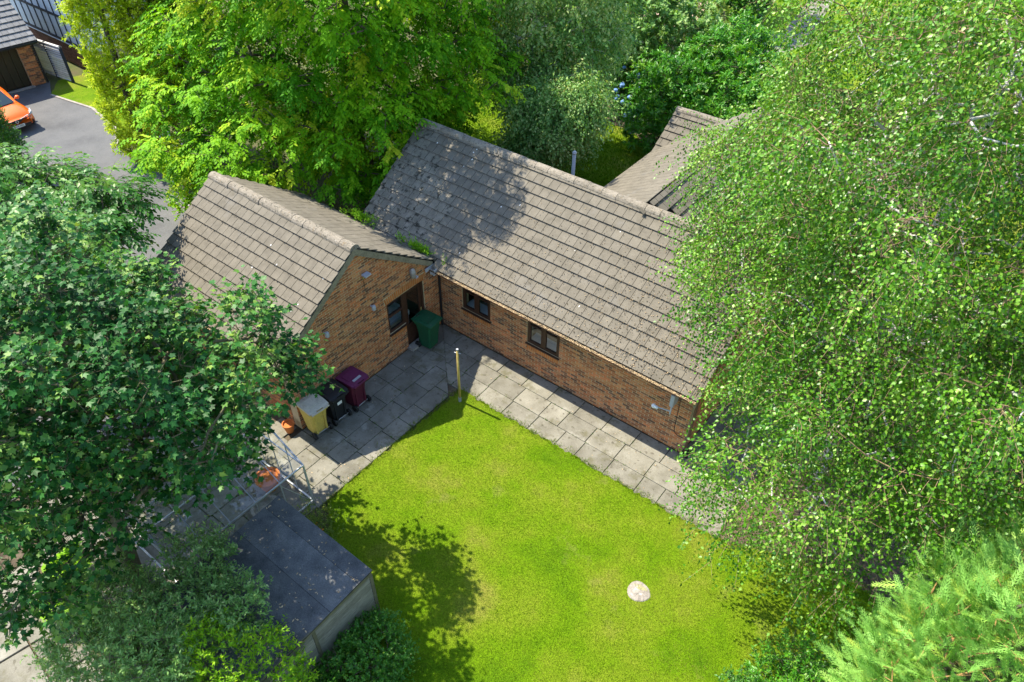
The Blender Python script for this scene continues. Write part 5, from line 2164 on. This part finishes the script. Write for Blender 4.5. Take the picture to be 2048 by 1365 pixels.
# --- cherry boughs by the drive
plant('cherry_tree', 'loose leaved cherry overhanging the drive beyond the sycamore', 'cherry tree', (-7.6, -7.6, 0),
      [(-7.6, -7.6, -.1), (-7.5, -7.5, 1.4), (-7.4, -7.2, 2.6), (-7.2, -6.9, 3.8)],
      [(-7.6, -6.8, 4.2, 2.6, 1.7, 1.5), (-6.8, -5.6, 4.6, 1.2, .9, .7), (-9.6, -7.4, 4.2, 2.0, 1.6, 1.5), (-4.4, -8.4, 4.2, 2.4, 1.3, 1.4)],
      620, 'spray', T_DIA, LM['cherry'], MT['bark'], 61, size=1.15, shell=.4, dmin=.26, trunk_r=.13, tip=.009, arch=.06, twig_r=.005, zmin=2.3)

# --- dark clipped conifer at the left edge
plant('clipped_conifer', 'dark green clipped columnar conifer near the orange car', 'conifer', (-19.4, -4.35, 0),
      [(-19.4, -4.35, -.1), (-19.4, -4.35, 2), (-19.4, -4.35, 3.4)],
      [(-19.4, -4.35, 1.5, 1.0, .95, 1.6), (-19.4, -4.35, 2.7, .75, .7, 1.3)],
      900, 'rosette', T_DIA, LM['dark'], MT['bark'], 71, size=1.1, shell=.8, dmin=.09, trunk_r=.1, limbs=False, zmin=.1)

# --- trees and shrubs behind the ridge
plant('silver_birch', 'grey green birch with slim pale trunk behind the main ridge', 'birch tree', (-4.4, 10.4, 0),
      [(-4.4, 10.4, -.1), (-4.4, 10.4, 3), (-4.35, 10.4, 6), (-4.4, 10.4, 9)],
      [(-4.0, 11.4, 6.2, 2.4, 2.2, 3.4), (-3.7, 10.8, 3.6, 1.9, 1.8, 2.2), (-5.4, 11.0, 4.4, 1.8, 1.7, 2.6)],
      1500, 'birch', T_DIA, LM['grey'], MT['birchbark'], 81, size=1.95, shell=.4, dmin=.22, trunk_r=.11, tip=.006, twig_r=.0, zmin=1.0, clump=.5, flat=.8)
plant('small_tree', 'small pale leaved tree drooping over the lawn behind the ridge', 'tree', (-1.35, 7.6, 0),
      [(-1.35, 7.6, -.05), (-1.35, 7.6, 1.4), (-1.3, 7.7, 2.6), (-1.2, 7.8, 3.6)],
      [(-1.5, 7.9, 3.4, 1.2, 1.1, 1.0), (-2.0, 7.6, 2.8, .9, .9, .7), (-1.1, 8.4, 3.9, .9, .9, .8)],
      700, 'birch', T_DIA, LM['grey'], MT['bark'], 82, size=1.6, shell=.35, dmin=.16, trunk_r=.09, tip=.006, twig_r=.0, zmin=1.2, clump=.34, flat=.7)
plant('cherry_laurel', 'glossy cherry laurel shrub behind the rear roof', 'laurel', (-.2, 16.4, 0),
      [(-.2, 16.4, -.1), (-.2, 16.4, 1), (-.2, 16.4, 2.2)],
      [(-.1, 16.0, 1.6, 2.3, 1.9, 1.9), (1.2, 15.0, 1.3, 1.7, 1.5, 1.7), (.9, 17.8, 2.4, 2.0, 2.0, 2.0), (2.6, 15.6, 1.8, 1.5, 1.5, 1.7), (-.9, 14.4, .9, 1.0, 1.0, 1.1)],
      1000, 'rosette', T_LON, LM['laurel'], MT['bark'], 83, size=2.8, shell=.65, dmin=.22, trunk_r=.1, twig_r=.0, clump=.42, flat=.7)
plant('dark_shrub', 'tall twiggy olive shrub above the blue hydrangea', 'shrub', (-4.4, 18.6, 0),
      [(-4.4, 18.6, -.1), (-4.4, 18.6, 2), (-4.4, 18.6, 4)],
      [(-4.2, 18.2, 2.6, 2.0, 2.0, 2.4), (-2.4, 19.2, 2.4, 1.9, 1.8, 2.4), (-5.8, 20.5, 4.0, 2.2, 2.2, 3.2)],
      560, 'rosette', T_DIA, LM['grey'], MT['bark'], 84, size=2.3, shell=.5, dmin=.22, trunk_r=.12, twig_r=.0, clump=.42)
plant('background_tree', 'dark leafy tree left of the pink paving', 'tree', (-10.8, 24.6, 0),
      [(-10.8, 24.6, -.1), (-10.8, 24.6, 3), (-10.8, 24.6, 7)],
      [(-10.6, 24.4, 4.5, 1.8, 1.8, 4.0), (-13.0, 26.0, 4.8, 2.4, 2.4, 4.5)],
      1000, 'rosette', T_DIA, LM['dark'], MT['bark'], 85, size=2.3, shell=.5, dmin=.25, trunk_r=.22, twig_r=.0)
plant('background_tree', 'mid green tree at the top edge beyond the laurel', 'tree', (-4.7, 31.5, 0),
      [(-4.7, 31.5, -.1), (-4.7, 31.5, 3), (-4.6, 31.5, 6)],
      [(-4.9, 31.5, 3.6, 2.3, 2.3, 3.2), (-3.6, 30.2, 2.0, 1.4, 1.4, 1.8), (-6.4, 33.5, 5.0, 2.4, 2.4, 3.5)],
      1000, 'rosette', T_DIA, LM['dark'], MT['bark'], 86, size=2.4, shell=.5, dmin=.25, trunk_r=.2, twig_r=.0)
plant('yellow_shrub', 'yellow green shrub in the bed beside the garden path', 'shrub', (-3.6, 25.2, 0),
      [(-3.6, 25.2, -.1), (-3.6, 25.2, .8), (-3.6, 25.2, 1.6)],
      [(-3.6, 25.2, 1.0, 1.3, 1.2, 1.1), (-4.8, 26.6, 1.4, 1.3, 1.2, 1.5), (-2.6, 22.8, 1.0, 1.3, 1.2, 1.2), (-4.6, 23.2, 1.2, 1.2, 1.1, 1.3)],
      700, 'rosette', T_DIA, LM['olive'], MT['bark'], 87, size=2.0, shell=.6, dmin=.28, trunk_r=.06, twig_r=.0)
plant('dark_hedge', 'dark leafy hedge in shade beyond the birch', 'hedge', (16.5, 9.5, 0),
      [(16.5, 9.5, -.1), (16.5, 9.5, 1.5), (16.5, 9.5, 3)],
      [(15.6, 6.8, 1.6, 1.4, 1.6, 1.8), (17.4, 4.6, 2.0, 1.6, 1.8, 2.2), (18.5, 9.5, 2.4, 2.0, 2.5, 2.6)],
      380, 'rosette', T_DIA, LM['dark'], MT['bark'], 88, size=2.0, shell=.6, dmin=.3, trunk_r=.08, twig_r=.0)

# hydrangea with blue heads
hyd = plant('hydrangea', 'hydrangea bush with round blue flower heads behind the roof ridge', 'hydrangea', (-3.35, 16.1, 0),
            [(-3.35, 16.1, -.1), (-3.35, 16.1, .5), (-3.35, 16.1, 1.1)],
            [(-3.35, 16.0, .7, 1.0, .8, .8), (-3.5, 16.9, 1.2, 1.1, 1.0, 1.2)],
            170, 'rosette', T_DIA, LM['dark'], MT['bark'], 91, size=1.9, shell=.55, dmin=.22, trunk_r=.04, twig_r=.0)
rsd = random.Random(3)
for k in range(30):
    while True:
        d = Vector((rsd.gauss(.35, .6), rsd.gauss(-.6, .5), rsd.gauss(.45, .5)))
        d.normalize()
        if d.z > -.25:
            break
    lo = rsd.random() < .55
    p = Vector((0, -.1, .75)) if lo else Vector((-.15, .75, 1.2))
    p = p + Vector((d.x * 1.15, d.y * 1.0, d.z * (.95 if lo else 1.3)))
    m = MB()
    m.sphere((0, 0, 0), rsd.uniform(.085, .13), 9, 6, .85)
    for i, v_ in enumerate(m.v):
        q = rsd.uniform(.88, 1.12)
        m.v[i] = (v_[0] * q, v_[1] * q, v_[2] * q)
    o = m.build('flower_head', MT['blossom_blue'], hyd)
    o.location = p

# shrubs along the bottom edge
plant('round_shrub', 'low dense dark green shrub against the shed corner', 'shrub', (6.25, -8.95, 0),
      [(6.25, -8.95, -.05), (6.25, -8.95, .3), (6.25, -8.95, .7)],
      [(6.1, -8.85, .45, .72, .68, .62), (6.35, -9.5, .5, .75, .75, .7), (5.85, -8.55, .3, .45, .4, .4), (5.75, -9.5, .4, .4, .6, .5)],
      420, 'rosette', T_DIA, LM['dark'], MT['bark'], 101, size=.82, shell=.7, dmin=.09, trunk_r=.03, twig_r=.0, zmin=.05)
plant('grey_shrub', 'dull grey green evergreen shrub behind the shed', 'shrub', (2.7, -11.7, 0),
      [(2.7, -11.7, -.05), (2.7, -11.7, .8), (2.8, -11.6, 1.8)],
      [(3.5, -10.8, 2.0, 1.05, .8, .9), (2.3, -11.5, 1.5, 1.0, .7, 1.2), (3.8, -11.7, 2.1, 1.1, .8, 1.1), (4.3, -10.25, 2.35, .6, .5, .5), (2.6, -12.3, 1.4, 1.0, .7, 1.1), (3.0, -10.1, 2.4, .7, .5, .5)],
      1100, 'rosette', T_LON, LM['grey'], MT['bark'], 102, size=1.15, shell=.6, dmin=.11, trunk_r=.05, twig_r=.003, zmin=.1)
plant('lime_shrub', 'bright yellow green shrub at the bottom edge below the shed', 'shrub', (5.2, -11.3, 0),
      [(5.2, -11.3, -.05), (5.2, -11.3, .8), (5.2, -11.2, 1.6)],
      [(5.35, -10.45, 1.6, .65, .5, .9), (4.7, -10.95, 1.9, .8, .6, .9), (6.0, -10.8, 1.2, .7, .55, .9), (5.6, -11.5, 1.7, .9, .6, .9)],
      480, 'rosette', T_LON, LM['lime'], MT['bark'], 103, size=1.1, shell=.65, dmin=.12, trunk_r=.04, twig_r=.003, zmin=.1)
plant('lime_sapling', 'upright yellow green shoots at the bottom edge before the dark shrub', 'shrub', (7.4, -10.0, 0),
      [(7.4, -10.0, -.05), (7.4, -10.0, .5), (7.4, -10.0, 1.1)],
      [(7.25, -9.85, .9, .28, .22, .55), (7.9, -9.6, .8, .3, .25, .4)],
      40, 'rosette', T_LON, LM['lime'], MT['bark'], 104, size=1.1, shell=.5, dmin=.1, trunk_r=.02, twig_r=.003, zmin=.1)
plant('glossy_shrub', 'glossy mid green shrub on the lawn before the cypress', 'shrub', (13.3, -4.2, 0),
      [(13.3, -4.2, -.05), (13.3, -4.2, .5), (13.3, -4.2, 1.0)],
      [(13.1, -3.9, .7, .75, .6, .65), (13.5, -4.6, .8, .8, .7, .7), (12.75, -4.5, .5, .5, .5, .5)],
      260, 'rosette', T_LON, LM['laurel'], MT['bark'], 105, size=1.25, shell=.55, dmin=.14, trunk_r=.03, twig_r=.003, zmin=.08)
plant('small_bush', 'small leaved bush at the bottom edge left of the glossy shrub', 'shrub', (12.45, -5.0, 0),
      [(12.45, -5.0, -.05), (12.45, -5.0, .4)],
      [(12.4, -5.0, .35, .4, .35, .4)],
      70, 'rosette', T_DIA, LM['cherry'], MT['bark'], 106, size=.9, shell=.5, dmin=.09, trunk_r=.02, twig_r=.003, zmin=.05)
# weeds in the roof valley
for i, (x, y, z, sx, lab) in enumerate(((-.55, -.22, 2.62, .34, 'bright green weed growing in the roof valley by the gable'), (-2.95, -.18, 2.66, .24, 'small green weed at the far end of the roof valley'))):
    r = np.random.default_rng(200 + i)
    t = empty('roof_weed', (x, y, z))
    tag(t, lab, 'weed')
    n = 34
    C = np.c_[r.normal(0, sx, n), r.normal(0, .05, n), r.uniform(.02, .14, n)]
    O = unit(np.c_[r.normal(0, .4, n), r.normal(0, .4, n), np.ones(n)])
    P, A, Nn, S, tint, tw = foliage('rosette', C * np.array([1, 1, 1]), O, r, size=.62)
    leaf_cloud('crown', P * np.array([1, .6, .8]), A, Nn, S, T_DIA, LM['lime'], t, tint * .7)
# flowers beside the greenhouse
r = np.random.default_rng(301)
t = empty('flower_clump', (2.75, -7.55, 0))
tag(t, 'low clump of orange flowers between greenhouse and shed', 'flowers')
n = 90
C = np.c_[r.normal(0, .32, n), r.normal(0, .26, n), r.uniform(.03, .2, n)]
P, A, Nn, S, tint, tw = foliage('rosette', C, unit(np.c_[r.normal(0, .3, (n, 2)), np.ones(n)]), r, size=.7)
leaf_cloud('foliage', P, A, Nn, S, T_LON, LM['olive'], t, tint)
for k in range(26):
    m = MB()
    m.sphere((0, 0, 0), rsd.uniform(.022, .04), 6, 4, .5)
    o = m.build('flower', MT['blossom_orange'], t)
    o.location = (rsd.gauss(.12, .14), rsd.gauss(-.08, .12), rsd.uniform(.2, .3))
# ferns under the sycamore
for i, (x, y, lab) in enumerate(((-.6, -11.6, 'bright green fern under the sycamore beside the slabs'), (.2, -12.0, 'second bright fern nearer the large slabs'))):
    t = empty('fern', (x, y, 0))
    tag(t, lab, 'fern')
    r = np.random.default_rng(400 + i)
    for k in range(11):
        a = k * 2 * math.pi / 11 + r.uniform(-.2, .2)
        n = 18
        s = np.linspace(.08, 1, n)
        L = r.uniform(.55, .8)
        px = s * L * .85
        pz = .15 + .62 * L * np.sin(s * 2.2)
        c = np.c_[np.cos(a) * px, np.sin(a) * px, pz]
        P = rep(c, 2)
        sg = np.tile([1, -1], n)
        side = np.array([-math.sin(a), math.cos(a), 0])
        A = side[None] * sg[:, None] + np.array([math.cos(a) * .4, math.sin(a) * .4, -.15])
        S = np.repeat(.24 * np.sin(np.pi * (s * .85 + .12)), 2) + .03
        leaf_cloud('frond', P, A, np.tile(UP, (len(P), 1)) + .01 * A, S, T_LON, LM['lime'], t, np.full(len(P), .45))
# climber with pale blossom in front of the hornbeam
for i, (x, y, z) in enumerate(((-13.9, .2, .9), (-11.2, -1.0, .8))):
    r = np.random.default_rng(500 + i)
    t = plant('flowering_shrub', ('low shrub with pale mauve blossom beside the golden conifer', 'low shrub with pale mauve blossom under the hornbeam edge')[i], 'shrub', (x, y, 0),
              [(x, y, -.05), (x, y, .5), (x, y, 1)], [(x, y, z, 1.1, .8, 1.0)], 110, 'rosette', T_DIA, LM['horn'], MT['bark'], 510 + i, size=1.5, shell=.5, dmin=.2, trunk_r=.03, twig_r=0)
    m = MB()
    for k in range(60):
        d = unit(r.normal(size=3))
        m.sphere(tuple(np.array([0, 0, z]) + d * np.array([1.1, .85, 1.05])), .05, 5, 3)
    m.build('blossom', MT['blossom_pink'], t)
